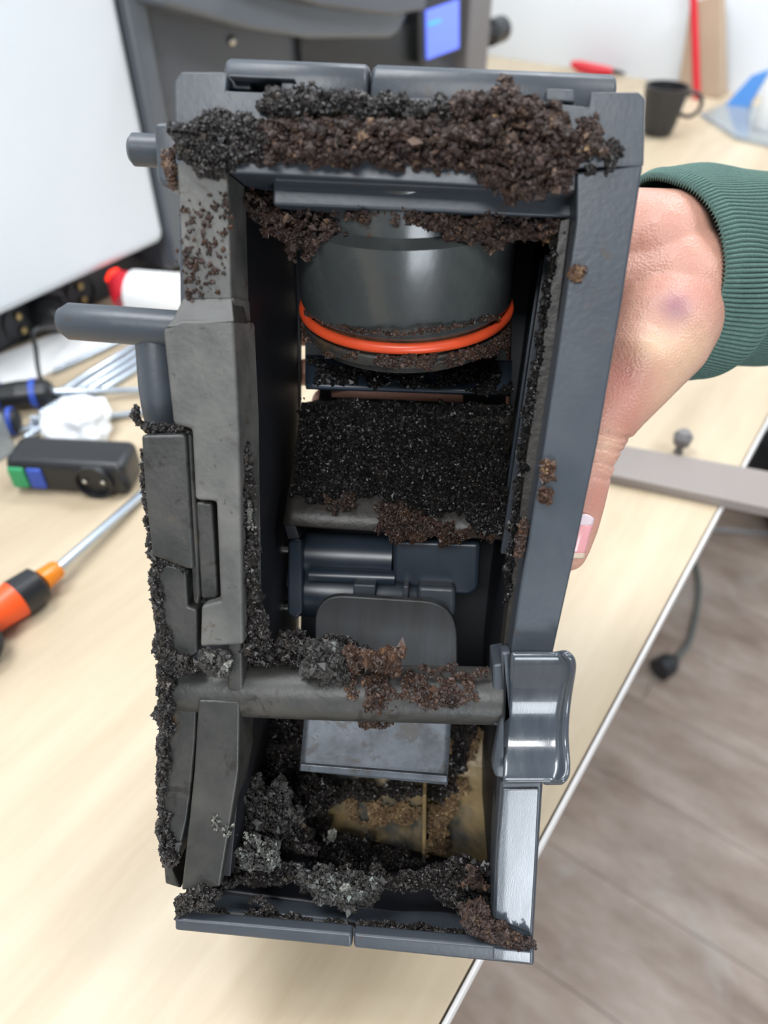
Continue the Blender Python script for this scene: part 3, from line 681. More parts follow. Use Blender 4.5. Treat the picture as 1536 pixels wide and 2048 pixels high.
# trough surfaces: a slanted face going back and up
def quad_grid(name, c, m, nu=24, nv=8, solid=.002, bulge=0):
    """c: four local points (tl, tr, br, bl)"""
    rows = []
    for j in range(nv+1):
        a = c[0].lerp(c[3], j/nv); b = c[1].lerp(c[2], j/nv); rows.append([a.lerp(b, i/nu)+Vector((0, 0, bulge*math.sin(math.pi*j/nv))) for i in range(nu+1)])
    return grid(name, rows, m, U, solid=solid)
quad_grid('tray_slope', [L(440, 1770, .024), L(985, 1838, .022), L(1050, 1878, .010), L(366, 1816, .010)], 'plastic', solid=.002)
prism('tray_trough', [(352, 1808), (1050, 1872), (1066, 1905), (352, 1842)], .012, .016, 'stained', U, .0005)
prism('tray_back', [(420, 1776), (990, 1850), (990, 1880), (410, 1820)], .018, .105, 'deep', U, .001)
# ---- back plates with the hand slot and narrow light gaps
BZ = .112
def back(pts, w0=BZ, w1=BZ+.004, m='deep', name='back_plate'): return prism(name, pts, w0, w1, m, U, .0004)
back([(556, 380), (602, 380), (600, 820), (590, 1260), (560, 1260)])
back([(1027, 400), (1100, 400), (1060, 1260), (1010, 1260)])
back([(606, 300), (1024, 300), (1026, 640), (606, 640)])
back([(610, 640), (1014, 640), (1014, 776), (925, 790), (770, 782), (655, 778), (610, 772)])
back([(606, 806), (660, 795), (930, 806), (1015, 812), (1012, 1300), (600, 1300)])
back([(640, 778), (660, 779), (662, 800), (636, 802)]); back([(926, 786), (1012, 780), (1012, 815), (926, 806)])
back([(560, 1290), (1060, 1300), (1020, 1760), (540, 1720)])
# ---- piston
ptop = L(800, 380, .035); axd = Vector((.035, math.cos(math.radians(25)), math.sin(math.radians(25)))).normalized()
rp = .0415
pO = L(812, 610, .066)                                  # centre of the ring plane
def along(s): return pO+axd*s
lcyl('piston', along(-.058), along(-.004), [(0, rp*.86), (.38, rp*.86), (.385, rp*.88), (.42, rp), (.97, rp), (1, rp*.985)], 'piston', 96)
lcyl('piston_groove', along(-.0045), along(.0035), [(0, rp*.955), (1, rp*.955)], 'rust', 96)
lcyl('piston_foot', along(.0030), along(.0105), [(0, rp*.985), (.1, rp), (.55, rp*.99), (.62, rp*.95), (1, rp*.92)], 'stained', 96)
ring = []
x_, y_, d_ = basis(axd)
for i in range(129):
    a = 2*math.pi*i/128; ring.append(along(-.0005)+(x_*math.cos(a)+y_*math.sin(a))*(rp*.985))
vs = []; fs = []
for i in range(128):
    c = along(-.0005); r = (ring[i]-c).normalized()
    for k in range(12):
        b_ = 2*math.pi*k/12; vs.append(ring[i]+r*(.0018*math.cos(b_))+axd*(.0020*math.sin(b_)))
for i in range(128):
    i2 = (i+1) % 128
    for k in range(12): fs.append([i*12+k, i*12+(k+1) % 12, i2*12+(k+1) % 12, i2*12+k])
mesh('sealing_ring', vs, fs, 'orange', U, smooth=True)
# ---- plate behind the piston foot, slide below it
quad_grid('upper_flap', [L(612, 712, .092), L(1024, 724, .092), L(1022, 790, .082), L(612, 776, .082)], 'blue', solid=.002)
SLD = [L(604, 806, .088), L(1022, 812, .088), L(1006, 1080, .055), L(566, 1050, .055)]
quad_grid('slide_plate', SLD, 'sooty', solid=.0018, bulge=.002)
prism('slide_flange', [(566, 1046), (590, 1048), (600, 1078), (575, 1080)], .055, .08, 'deep', U)
def slide_w(u, v):
    f = (v-SLD[0].y)/(SLD[3].y-SLD[0].y); f = min(max(f, 0), 1)
    return SLD[0].z+(SLD[3].z-SLD[0].z)*f-.0022
# ---- valve / motor assembly
lcyl('gear_housing', L(602, 1108, .083), L(786, 1116, .083), [(0, .0105), (1, .0105)], 'blue')
lcyl('gear_housing', L(600, 1178, .083), L(905, 1196, .083), [(0, .0125), (.96, .0125), (1, .011)], 'blue')
prism('valve_block', [(785, 1078), (962, 1084), (958, 1180), (940, 1192), (900, 1190), (785, 1168)], .070, .10, 'blue', U, .003)
prism('end_flange', [(576, 1085), (590, 1074), (604, 1078), (606, 1225), (592, 1240), (574, 1228)], .068, .100, 'blue', U, .0012)
prism('clip_plate', [(834, 1172), (912, 1176), (912, 1235), (834, 1235)], .062, .09, 'plastic', U, .002)
prism('bracket_tab', [(706, 1168), (752, 1170), (750, 1200), (706, 1200)], .062, .08, 'plastic', U, .0008)
prism('bracket_tab', [(806, 1172), (818, 1172), (816, 1206), (804, 1206)], .062, .08, 'plastic', U, .0006)
lcyl('shaft', L(500, 1155, .088), L(580, 1157, .088), [(0, .0055), (1, .0055)], 'blue')
for y in (1097, 1212): lcyl('screw', L(566, y, .078), L(578, y, .078), [(0, .0015), (.3, .0024), (1, .0026)], 'screw', 20)
lcyl('link_rod', L(620, 1150, .072), L(790, 1156, .072), [(0, .0035), (1, .0035)], 'blue')
# ---- scraper paddle: rounded upright, passing below the crossbar to a bevelled blade
def rounded(pts, rads, n=6):
    out = []
    for i, p in enumerate(pts):
        p = Vector((*p, 0)); a = Vector((*pts[i-1], 0)); b = Vector((*pts[(i+1) % len(pts)], 0)); r = rads[i]
        if r == 0: out.append((p.x, p.y)); continue
        s = p+(a-p).normalized()*r; e = p+(b-p).normalized()*r
        for k in range(n+1):
            t = k/n; q = s*(1-t)**2+p*2*t*(1-t)+e*t*t; out.append((q.x, q.y))
    return out
prism('paddle', rounded([(630, 1188), (914, 1206), (916, 1430), (628, 1430)], [60, 70, 0, 0], 8), .044, .048, 'paddle', U, .0008)
pb = [L(612, 1405, .034), L(903, 1420, .034), L(895, 1568, .026), L(600, 1540, .026)]
quad_grid('scraper_blade', pb, 'blade', solid=.0025)
prism('blade_edge', [(600, 1528), (895, 1552), (895, 1567), (600, 1543)], .0245, .028, 'blade', U, .0006)
# ---- bin floor at the bottom
rows = []
for j in range(13):
    f = j/12; y = 1470+f*(1750-1470); row = []
    for i in range(25):
        g_ = i/24; x = 478+(990-478)*g_; wv = .094-.052*f**1.4+.006*(g_-.5)**2
        row.append(L(x, y+g_*30*f, wv))
    rows.append(row)
grid('bin_floor', rows, 'tan', U, solid=.002)
def bin_w(px, py): 
    f = min(max((py-1470)/280, 0), 1); return .094-.052*f**1.4-.001
prism('bin_rib', [(845, 1590), (853, 1590), (852, 1735), (843, 1735)], .050, .075, 'tan', U, .0005)

# ================================================================== coffee grounds
ICO_V = None
def ico():
    bm = bmesh.new(); bmesh.ops.create_icosphere(bm, subdivisions=1, radius=1)
    bm.free()
    v = np.array([(1, 0, 0), (-1, 0, 0), (0, 1, 0), (0, -1, 0), (0, 0, 1), (0, 0, -1)], float)
    f = np.array([(0, 2, 4), (2, 1, 4), (1, 3, 4), (3, 0, 4), (2, 0, 5), (1, 2, 5), (3, 1, 5), (0, 3, 5)]); return v, f
IV, IF_ = ico()
def inpoly(x, y, poly):
    c = False; n = len(poly); j = n-1
    for i in range(n):
        xi, yi = poly[i]; xj, yj = poly[j]
        if (yi > y) != (yj > y) and x < (xj-xi)*(y-yi)/(yj-yi)+xi: c = not c
        j = i
    return c
def edged(x, y, poly):
    m = 1e9; n = len(poly)
    for i in range(n):
        x1, y1 = poly[i]; x2, y2 = poly[(i+1) % n]; dx, dy = x2-x1, y2-y1
        t = max(0, min(1, ((x-x1)*dx+(y-y1)*dy)/(dx*dx+dy*dy+1e-9))); m = min(m, math.hypot(x-x1-t*dx, y-y1-t*dy))
    return m
GR = np.random.RandomState(7); NG = 0
def grounds(pieces, label, m, name='coffee_grounds', parent=None, cat='coffee grounds'):
    """pieces: dicts with poly (px), w (depth or f(px,py)), h thickness, n count, s size, edge px, rag raggedness, lo/hi tint"""
    global NG
    VS = []; FS = []; TN = []; off = 0
    for P in pieces:
        poly = P['poly']; n = int(P['n']*2.3*P.get('nm', 1)); s = P.get('s', .0007)*.66; h = P.get('h', .004); ed = P.get('edge', 25); rag = P.get('rag', 14); sp = P.get('sparse', 0)
        xs = [p[0] for p in poly]; ysl = [p[1] for p in poly]; cnt = 0; tries = 0; pts = []
        seedo = Vector((P.get('seed', 1)*3.7, poly[0][0]*.013, 0))
        while cnt < n and tries < n*12:
            tries += 1
            x = GR.uniform(min(xs)-rag, max(xs)+rag); y = GR.uniform(min(ysl)-rag, max(ysl)+rag)
            nx = mn.noise(Vector((x*.03, y*.03, 1))+seedo)*rag*1.6+mn.noise(Vector((x*.12, y*.12, 4))+seedo)*rag*.7
            ny = mn.noise(Vector((x*.03, y*.03, 9))+seedo)*rag*1.6+mn.noise(Vector((x*.12, y*.12, 14))+seedo)*rag*.7
            if not inpoly(x+nx, y+ny, poly): continue
            d = edged(x+nx, y+ny, poly)
            q = mn.noise(Vector((x*P.get('fq', .02), y*P.get('fq', .02), 3))+seedo)
            if sp and q < sp: continue
            hh = h*min(1, d/ed)**.6*(.62+.45*mn.noise(Vector((x*.022, y*.022, 7))+seedo)+.42*mn.noise(Vector((x*.07, y*.07, 2))+seedo)+.35*mn.noise(Vector((x*.16, y*.16, 2)))+.2*mn.noise(Vector((x*.4, y*.4, 2))))
            hh = max(hh, 0)
            w0 = P['w'](x, y) if callable(P['w']) else P['w']
            big = GR.rand() < P.get('bigp', .06); sz = s*min(math.exp(GR.normal(0, .34)), 1.7)*(1.6 if big else 1)
            lift = GR.uniform(.35, 1) if GR.rand() < .8 else GR.uniform(0, 1)
            p = L(x, y, w0-hh*lift); 
            t = GR.beta(2, 2.6)*.8+.35*mn.noise(Vector((x*.035, y*.035, 20))+seedo)+P.get('bias', 0)
            if big: t += .12
            pts.append((p.x, p.y, p.z, sz, min(max(t, 0), 1))); cnt += 1
        if not pts: continue
        A = np.array(pts); K = len(A)
        q = GR.normal(size=(K, 4)); q /= np.linalg.norm(q, axis=1)[:, None]; a, b, c, d = q.T
        R = np.stack([1-2*(c*c+d*d), 2*(b*c-a*d), 2*(b*d+a*c), 2*(b*c+a*d), 1-2*(b*b+d*d), 2*(c*d-a*b), 2*(b*d-a*c), 2*(c*d+a*b), 1-2*(b*b+c*c)], 1).reshape(K, 3, 3)
        sc_ = GR.uniform(.45, 1.35, (K, 1, 3))*A[:, 3][:, None, None]
        V = (IV[None]+GR.uniform(-.38, .38, (K, 6, 3)))*sc_*1.15
        V = np.einsum('kij,kvj->kvi', R, V)+A[:, None, :3]
        F_ = IF_[None]+(np.arange(K)*6)[:, None, None]+off
        VS.append(V.reshape(-1, 3)); FS.append(F_.reshape(-1, 3)); TN.append(np.repeat(A[:, 4], 6)); off += K*6
    V = np.concatenate(VS); Fc = np.concatenate(FS); tn = np.concatenate(TN); NG += len(Fc)
    c = V.mean(0)
    me = bpy.data.meshes.new(name); me.vertices.add(len(V)); me.vertices.foreach_set('co', (V-c).ravel())
    me.loops.add(len(Fc)*3); me.loops.foreach_set('vertex_index', Fc.ravel().astype(np.int32))
    me.polygons.add(len(Fc)); me.polygons.foreach_set('loop_start', np.arange(len(Fc), dtype=np.int32)*3)
    me.update(calc_edges=True); me.validate(); me.polygons.foreach_set('use_smooth', [False]*len(me.polygons))
    at = me.attributes.new('tint', 'FLOAT', 'POINT'); at.data.foreach_set('value', tn.astype(np.float32))
    me.materials.append(M[m])
    o = bpy.data.objects.new(name, me); COL.objects.link(o)
    if parent is None:
        o.matrix_world = MU @ Matrix.Translation(Vector(c))
    tag(o, label, cat, kind='stuff'); return o
G = dict
# thick brown cake along the top beam
grounds([G(poly=[(520, 240), (640, 232), (800, 238), (960, 232), (1100, 225), (1155, 262), (1160, 330), (1120, 385), (1090, 400), (1065, 350), (980, 345), (900, 340), (780, 330), (640, 330), (520, 320)], w=0, h=.011, n=9500, s=.0008, edge=22, seed=1, bigp=.10),
         G(poly=[(950, 330), (1110, 330), (1090, 370), (1065, 395), (1045, 412), (1000, 380), (960, 360)], w=-.001, h=.010, n=2600, s=.0008, edge=16, seed=2, bigp=.1),
         G(poly=[(900, 215), (930, 190), (985, 185), (1010, 160), (1045, 175), (1070, 205), (1110, 215), (1130, 250), (900, 245)], w=0, h=.008, n=2600, s=.0008, edge=14, seed=3, bigp=.1),
         G(poly=[(1150, 240), (1185, 235), (1205, 270), (1215, 310), (1155, 320)], w=0, h=.006, n=1100, s=.0007, edge=14, seed=4, bias=.08)],
        'thick brown coffee grounds caked across the top beam', 'g_brown')
grounds([G(poly=[(350, 245), (400, 235), (460, 225), (520, 235), (560, 300), (540, 325), (460, 335), (440, 365), (400, 340), (355, 320)], w=0, h=.006, n=5000, s=.0007, seed=5, edge=18),
         G(poly=[(510, 195), (560, 178), (640, 182), (760, 195), (900, 205), (910, 240), (760, 240), (640, 236), (520, 240)], w=0, h=.005, n=5200, s=.0007, seed=6, edge=12, bigp=.08),
         G(poly=[(1150, 300), (1230, 290), (1250, 300), (1215, 335), (1170, 345)], w=0, h=.002, n=700, s=.0006, seed=7, edge=14, sparse=-.05)],
        'dark crumbly grounds on the top left corner and behind the brown cake', 'g_dark')
grounds([G(poly=[(330, 300), (350, 295), (354, 340), (350, 372), (333, 360)], w=.004, h=.006, n=520, s=.0008, edge=8, rag=5, bias=.25)], 'small tan crust beside the short pivot pin', 'g_brown')
# under the beam, over the piston
grounds([G(poly=[(465, 365), (540, 370), (560, 400), (700, 405), (700, 440), (640, 480), (590, 515), (560, 480), (520, 450), (465, 420)], w=.030, h=.014, n=5200, s=.0009, seed=11, edge=20),
         G(poly=[(690, 405), (860, 412), (1000, 425), (1140, 420), (1150, 470), (1090, 480), (980, 500), (900, 470), (800, 445), (700, 440)], w=.020, h=.010, n=6000, s=.0008, seed=12, edge=16, bigp=.1),
         G(poly=[(640, 440), (720, 440), (700, 480), (640, 480)], w=.030, h=.010, n=900, s=.0008, seed=13, edge=14)],
        'dark brown grounds hanging below the beam above the piston', 'g_brown')
# grounds on the piston foot and the flap
def foot_w(x, y):
    f = (x-812)/215; return .066-.0415*math.sqrt(max(.05, 1-f*f))+.0135*.34
grounds([G(poly=[(606, 650), (640, 676), (700, 700), (800, 712), (900, 706), (980, 684), (1024, 650), (1026, 690), (960, 722), (850, 735), (730, 728), (650, 705), (610, 682)], w=foot_w, h=.0014, n=2600, s=.0006, seed=14, edge=8, rag=8, sparse=-.22),
         G(poly=[(610, 618), (650, 640), (740, 660), (810, 664), (900, 655), (1000, 628), (1000, 634), (900, 662), (800, 672), (700, 662), (610, 632)], w=lambda x, y: foot_w(x, y)-.006, h=.001, n=500, s=.0005, seed=15, edge=4, rag=5)],
        'rusty grounds smeared round the piston foot below the orange ring', 'g_rust')
grounds([G(poly=[(615, 715), (760, 735), (900, 732), (1025, 712), (1022, 788), (930, 780), (840, 775), (760, 775), (660, 768), (615, 772)], w=lambda x, y: .090-(y-712)/78*.010, h=.003, n=3000, s=.0007, seed=16, edge=10, rag=6, sparse=-.25),
         G(poly=[(606, 806), (700, 800), (930, 808), (1020, 812), (1014, 950), (1008, 1070), (960, 1066), (930, 1030), (860, 1030), (780, 1040), (760, 990), (700, 985), (640, 1010), (585, 990), (592, 900)], w=lambda x, y: slide_w(0, L(x, y, .07).y), h=.0032, n=15000, s=.00068, seed=17, edge=16, rag=10, bigp=.05)],
        'wet black grounds coating the slide below the piston', 'g_black')
grounds([G(poly=[(745, 1010), (800, 1000), (880, 1040), (900, 1070), (850, 1085), (790, 1088), (760, 1060)], w=lambda x, y: slide_w(0, L(x, y, .07).y)-.001, h=.003, n=1100, s=.0006, seed=18, edge=10),
         G(poly=[(640, 985), (720, 985), (725, 1015), (650, 1020)], w=lambda x, y: slide_w(0, L(x, y, .07).y)-.001, h=.002, n=380, s=.0006, seed=19, edge=8, sparse=-.05),
         G(poly=[(860, 1050), (990, 1062), (985, 1084), (870, 1084)], w=lambda x, y: .054, h=.002, n=500, s=.0006, seed=20, edge=8)],
        'rusty brown grounds along the lower edge of the slide', 'g_rust')
# left rail inner edge
grounds([G(poly=[(480, 880), (500, 890), (505, 1000), (515, 1100), (520, 1200), (540, 1290), (480, 1310), (484, 1200), (470, 1100), (462, 1050), (478, 1000), (484, 940)], w=.004, h=.008, n=5200, s=.0008, seed=21, edge=12, rag=9),
         G(poly=[(484, 1270), (560, 1265), (620, 1268), (700, 1285), (740, 1300), (745, 1335), (640, 1340), (560, 1338), (484, 1330)], w=.012, h=.012, n=5200, s=.0009, seed=22, edge=16)],
        'dark grounds packed down the inner edge of the left rail', 'g_dark')
grounds([G(poly=[(600, 1275), (690, 1285), (695, 1345), (660, 1370), (610, 1360)], w=.001, h=.006, n=1500, s=.0009, seed=23, edge=14, bias=-.08),
         G(poly=[(398, 1300), (455, 1305), (462, 1345), (420, 1355), (400, 1340)], w=-.003, h=.006, n=1500, s=.0007, seed=24, edge=10, rag=7),
         G(poly=[(470, 1560), (560, 1560), (600, 1620), (560, 1700), (560, 1760), (450, 1765), (460, 1650)], w=lambda x, y: .03, h=.012, n=3600, s=.0008, seed=25, edge=24, bias=-.12),
         G(poly=[(500, 1680), (560, 1690), (560, 1740), (480, 1750), (462, 1700)], w=.018, h=.010, n=1500, s=.0007, seed=26, edge=14, bias=.18),
         G(poly=[(600, 1745), (700, 1742), (770, 1760), (745, 1810), (690, 1815), (620, 1800)], w=.012, h=.009, n=2400, s=.0008, seed=27, edge=14, bias=.05)],
        'grey mouldy grounds in the bottom corner and beside the crossbar', 'g_mould')
def bar_w(x, y): 
    yc = 1376+(x-340)*.024; f = (y-yc)/50; return .009-.0103*math.sqrt(max(.04, 1-f*f))
grounds([G(poly=[(680, 1300), (760, 1305), (800, 1295), (808, 1320), (790, 1340), (700, 1340)], w=.001, h=.008, n=1700, s=.0009, seed=28, edge=12, bigp=.15, bias=.12),
         G(poly=[(735, 1345), (765, 1345), (770, 1400), (800, 1420), (770, 1445), (730, 1460), (710, 1440), (738, 1400)], w=bar_w, h=.004, n=1300, s=.0008, seed=29, edge=9),
         G(poly=[(820, 1350), (900, 1360), (930, 1400), (900, 1440), (830, 1430), (815, 1400)], w=bar_w, h=.0025, n=900, s=.0007, seed=30, edge=12, sparse=-.05),
         G(poly=[(690, 1340), (960, 1350), (950, 1430), (700, 1425)], w=bar_w, h=.0006, n=900, fq=.04, s=.0005, seed=31, edge=12, bias=.2, sparse=-.1),
         G(poly=[(840, 1330), (980, 1345), (980, 1352), (840, 1342)], w=.002, h=.002, n=200, s=.0007, seed=32, edge=6)],
        'red-brown grounds clinging to the middle of the crossbar', 'g_rust')
# bin: dark grounds around the floor
grounds([G(poly=[(480, 1412), (612, 1410), (605, 1540), (660, 1565), (640, 1620), (600, 1650), (640, 1700), (560, 1700), (490, 1640), (480, 1560)], w=lambda x, y: bin_w(x, y)-.022, h=.016, n=9500, s=.0009, seed=33, edge=26, rag=10),
         G(poly=[(600, 1560), (900, 1575), (895, 1600), (800, 1590), (700, 1590), (640, 1630), (600, 1620)], w=lambda x, y: bin_w(x, y)-.006, h=.010, n=3600, s=.0008, seed=34, edge=14, bias=.1),
         G(poly=[(905, 1450), (955, 1450), (940, 1500), (905, 1580), (890, 1590)], w=lambda x, y: bin_w(x, y)-.004, h=.006, n=1400, s=.0008, seed=35, edge=12),
         G(poly=[(560, 1640), (640, 1620), (660, 1670), (800, 1700), (850, 1730), (700, 1740), (600, 1720)], w=lambda x, y: bin_w(x, y)-.004, h=.008, n=3600, s=.0008, seed=36, edge=16)],
        'deep dark grounds heaped inside the lower bin', 'g_dark')
grounds([G(poly=[(450, 1750), (520, 1738), (700, 1738), (860, 1750), (980, 1780), (985, 1815), (880, 1788), (760, 1778), (700, 1786), (560, 1765), (450, 1775)], w=.018, h=.007, n=5000, s=.0007, seed=37, edge=14),
         G(poly=[(840, 1740), (900, 1720), (975, 1720), (985, 1800), (985, 1850), (940, 1850), (880, 1800)], w=.022, h=.009, n=3000, s=.0009, seed=38, edge=16),
         G(poly=[(352, 1800), (400, 1770), (440, 1790), (430, 1815), (390, 1822), (352, 1835)], w=.0, h=.006, n=1500, s=.0008, seed=39, edge=8, rag=8),
         G(poly=[(380, 1812), (560, 1828), (720, 1842), (800, 1848), (900, 1858), (990, 1866), (990, 1882), (860, 1872), (740, 1860), (560, 1842), (380, 1828)], w=.010, h=.005, n=1500, s=.0007, seed=40, edge=6, rag=6, sparse=-.1),
         G(poly=[(500, 1800), (560, 1800), (560, 1830), (500, 1825)], w=.010, h=.004, n=350, s=.0007, seed=41, edge=10, sparse=-.02)],
        'dark grounds lying along the bottom tray', 'g_dark')
grounds([G(poly=[(960, 1800), (985, 1840), (1065, 1880), (1068, 1900), (1040, 1905), (975, 1885), (930, 1850), (920, 1810)], w=-.001, h=.006, n=2600, s=.0008, seed=42, edge=9, rag=7),
         G(poly=[(930, 1735), (960, 1735), (965, 1770), (935, 1770)], w=.012, h=.006, n=420, s=.0009, seed=43, edge=9, bias=.15)],
        'red-brown grounds piled in the bottom right corner of the tray', 'g_brown')
# outer left edge crust
grounds([G(poly=[(262, 820), (275, 815), (285, 850), (345, 850), (385, 858), (380, 870), (300, 868), (275, 845)], w=.004, h=.005, n=1200, s=.0007, seed=44, edge=7, rag=5),
         G(poly=[(282, 900), (290, 900), (304, 1100), (372, 1130), (372, 1140), (318, 1130), (340, 1300), (390, 1320), (400, 1340), (345, 1350), (350, 1400), (335, 1480), (325, 1700), (318, 1700), (316, 1400), (314, 1300), (300, 1110), (290, 1000)], w=.002, h=.005, n=7500, s=.00075, seed=45, edge=8, rag=8),
         G(poly=[(325, 1620), (345, 1640), (355, 1720), (345, 1740), (325, 1740)], w=.004, h=.006, n=900, s=.0008, seed=46, edge=8)],
        'black crust of grounds down the outer left edge', 'g_dark')
# scattered crumbs on the rails
grounds([G(poly=[(360, 400), (455, 380), (460, 590), (372, 600)], w=-.0002, h=.0008, n=170, s=.0007, seed=47, edge=6, sparse=.14, fq=.09),
         G(poly=[(365, 500), (395, 500), (395, 640), (368, 640)], w=-.0004, h=.0010, n=110, s=.0007, seed=48, edge=6, sparse=.10, fq=.08),
         G(poly=[(1140, 535), (1168, 530), (1166, 560), (1142, 562)], w=-.0002, h=.003, n=120, s=.0007, seed=49, edge=6, rag=5, bias=.35),
         G(poly=[(1080, 918), (1118, 925), (1100, 965), (1082, 960)], w=-.0002, h=.003, n=150, s=.0007, seed=50, edge=6, rag=6, bias=.3),
         G(poly=[(1078, 975), (1106, 980), (1100, 1006), (1080, 1004)], w=-.0002, h=.003, n=120, s=.0007, seed=51, edge=6, rag=5, bias=.3),
         G(poly=[(1040, 1040), (1058, 1035), (1045, 1110), (1032, 1110)], w=.002, h=.004, n=260, s=.0007, seed=52, edge=5, rag=6)],
        'loose brown crumbs stuck on the rails of the unit', 'g_rust')
grounds([G(poly=[(1105, 470), (1118, 470), (1085, 700), (1050, 920), (1020, 1200), (1005, 1200), (1035, 920), (1070, 700)], w=.013, h=.004, n=900, s=.0007, seed=53, edge=5, rag=7, sparse=0)],
        'black specks along the inner edge of the right rail', 'g_black')
# tan residue and white mould
grounds([G(poly=[(905, 1450), (965, 1455), (945, 1520), (930, 1600), (900, 1640), (880, 1700), (850, 1720), (845, 1640), (890, 1590)], w=lambda x, y: bin_w(x, y)-.003, h=.0022, n=1900, s=.0007, seed=54, edge=10, sparse=-.1),
         G(poly=[(700, 1600), (850, 1605), (850, 1670), (760, 1665), (690, 1640)], w=lambda x, y: bin_w(x, y)-.0005, h=.001, n=900, s=.0006, seed=55, edge=14, sparse=-.02)],
        'tan dried residue on the bin floor', 'g_tan')
grounds([G(poly=[(470, 1655), (520, 1690), (550, 1690), (530, 1710), (480, 1690), (430, 1665), (420, 1620), (440, 1610), (445, 1640)], w=-.001, h=.0014, n=260, s=.00045, seed=56, edge=5, rag=22, sparse=.05, fq=.09),
         G(poly=[(640, 1660), (670, 1660), (665, 1690), (640, 1685)], w=.045, h=.0016, n=120, s=.00045, sparse=.0, fq=.05, seed=57, edge=5),
         G(poly=[(420, 1315), (455, 1310), (458, 1340), (425, 1345)], w=-.008, h=.0012, n=220, s=.00042, seed=58, edge=5, sparse=-.1),
         G(poly=[(498, 1015), (508, 1010), (512, 1060), (500, 1060)], w=-.001, h=.0012, n=70, s=.00045, seed=59, edge=4),
         G(poly=[(660, 1765), (700, 1765), (705, 1790), (665, 1790)], w=.002, h=.0012, n=200, s=.00045, seed=60, edge=6, sparse=.02, fq=.06)],
        'pale fuzzy mould patches around the lower left', 'g_white', 'mould', cat='mould')
# the smear with a smooth top edge on the cake: flattened ridge
print("granule tris", NG)

# ================================================================== the hand and the sleeve
person = root('person', MU @ Matrix.Translation(L(1300, 600, .08)), 'person\'s hand in green ribbed sleeve gripping the brew unit, thumb along its side', 'person')
PMp = PM[person.name]
blobs = bmesh.new()
def capsule(a, b, ra, rb, n=14, flat=None):
    a = Vector(a); b = Vector(b); steps = max(2, int((b-a).length/(.35*min(ra, rb)))+1)
    for i in range(steps+1):
        t = i/steps; p = a.lerp(b, t); r = ra+(rb-ra)*t
        mt = Matrix.Translation(p)
        if flat: mt = mt @ flat[0] @ Matrix.Diagonal((flat[1], flat[2], flat[3], 1))
        bmesh.ops.create_icosphere(blobs, subdivisions=3, radius=r, matrix=mt)
H = lambda x, y, w: L(x, y, w)
def chain(pts):
    for (p, r), (q, s) in zip(pts, pts[1:]): capsule(p, q, r, s)
# forearm/wrist
chain([(H(1640, 540, .205), .028), (H(1440, 545, .152), .0265), (H(1345, 555, .118), .0265)])
chain([(H(1440, 600, .150), .023), (H(1335, 620, .114), .024)])
chain([(H(1440, 495, .150), .022), (H(1330, 485, .118), .0225), (H(1262, 475, .120), .021)])
# palm block behind and beside the unit
chain([(H(1350, 570, .114), .027), (H(1270, 580, .118), .023), (H(1150, 600, .140), .014), (H(1000, 620, .143), .012)])
chain([(H(1320, 490, .116), .022), (H(1220, 500, .130), .015), (H(1010, 520, .142), .011)])
chain([(H(1325, 640, .108), .023), (H(1225, 720, .124), .015), (H(1010, 790, .142), .011)])
chain([(H(1150, 600, .141), .014), (H(1010, 700, .143), .011)])
# thumb
TH = [(H(1342, 625, .106), .0235), (H(1318, 672, .096), .0225), (H(1272, 735, .086), .0195), (H(1230, 805, .077), .0150), (H(1203, 855, .071), .0122), (H(1184, 905, .067), .0110), (H(1169, 955, .065), .0106), (H(1160, 1000, .064), .0104), (H(1149, 1045, .064), .0102), (H(1139, 1085, .064), .0092), (H(1135, 1104, .065), .0082)]
chain(TH)
# fingers behind the back plate
for k, (y0, y1, xe) in enumerate(((515, 560, 640), (610, 660, 560), (705, 742, 610), (795, 800, 650))):
    chain([(H(1000, y0, .143), .0105), (H(900, (y0*2+y1)/3, .1375), .0092), (H((900+xe)/2, (y0+y1)/2, .133), .0086), (H(xe+60, y1, .1295), .0080), (H(xe, y1+3, .1275), .0068)])
bme = bpy.data.meshes.new('hand_src'); blobs.to_mesh(bme); blobs.free()
ho = bpy.data.objects.new('hand_src', bme); COL.objects.link(ho)
md = ho.modifiers.new('r', 'REMESH'); md.mode = 'VOXEL'; md.voxel_size = .0008
md = ho.modifiers.new('s', 'SMOOTH'); md.factor = .5; md.iterations = 22
dg = bpy.context.evaluated_depsgraph_get(); dg.update()
hm = bpy.data.meshes.new_from_object(ho.evaluated_get(dg)); hm.name = 'hand'
bpy.data.objects.remove(ho)
nv = len(hm.vertices); co = np.empty(nv*3); hm.vertices.foreach_get('co', co); co = co.reshape(-1, 3)
no = np.empty(nv*3); hm.vertices.foreach_get('normal', no); no = no.reshape(-1, 3)
from mathutils.bvhtree import BVHTree
bvh = BVHTree.FromPolygons([Vector(c) for c in co], [tuple(p.vertices) for p in hm.polygons])
camL = MU.inverted() @ CAMP
def SH(px, py):
    d = (L(px, py, .05)-camL).normalized(); h = bvh.ray_cast(camL, d, 1.0)
    return h[0] if h[0] is not None else L(px, py, .06)
def gauss(c, r):
    d = np.linalg.norm(co-np.array(c), axis=1); return np.exp(-(d/r)**2)
disp = np.zeros(nv)
# knuckle bump at the thumb root, dips beside it
disp += .0022*gauss(SH(1300, 705), .010)+.0016*gauss(SH(1375, 590), .013)-.0020*gauss(SH(1252, 740), .010)-.0012*gauss(SH(1330, 650), .008)
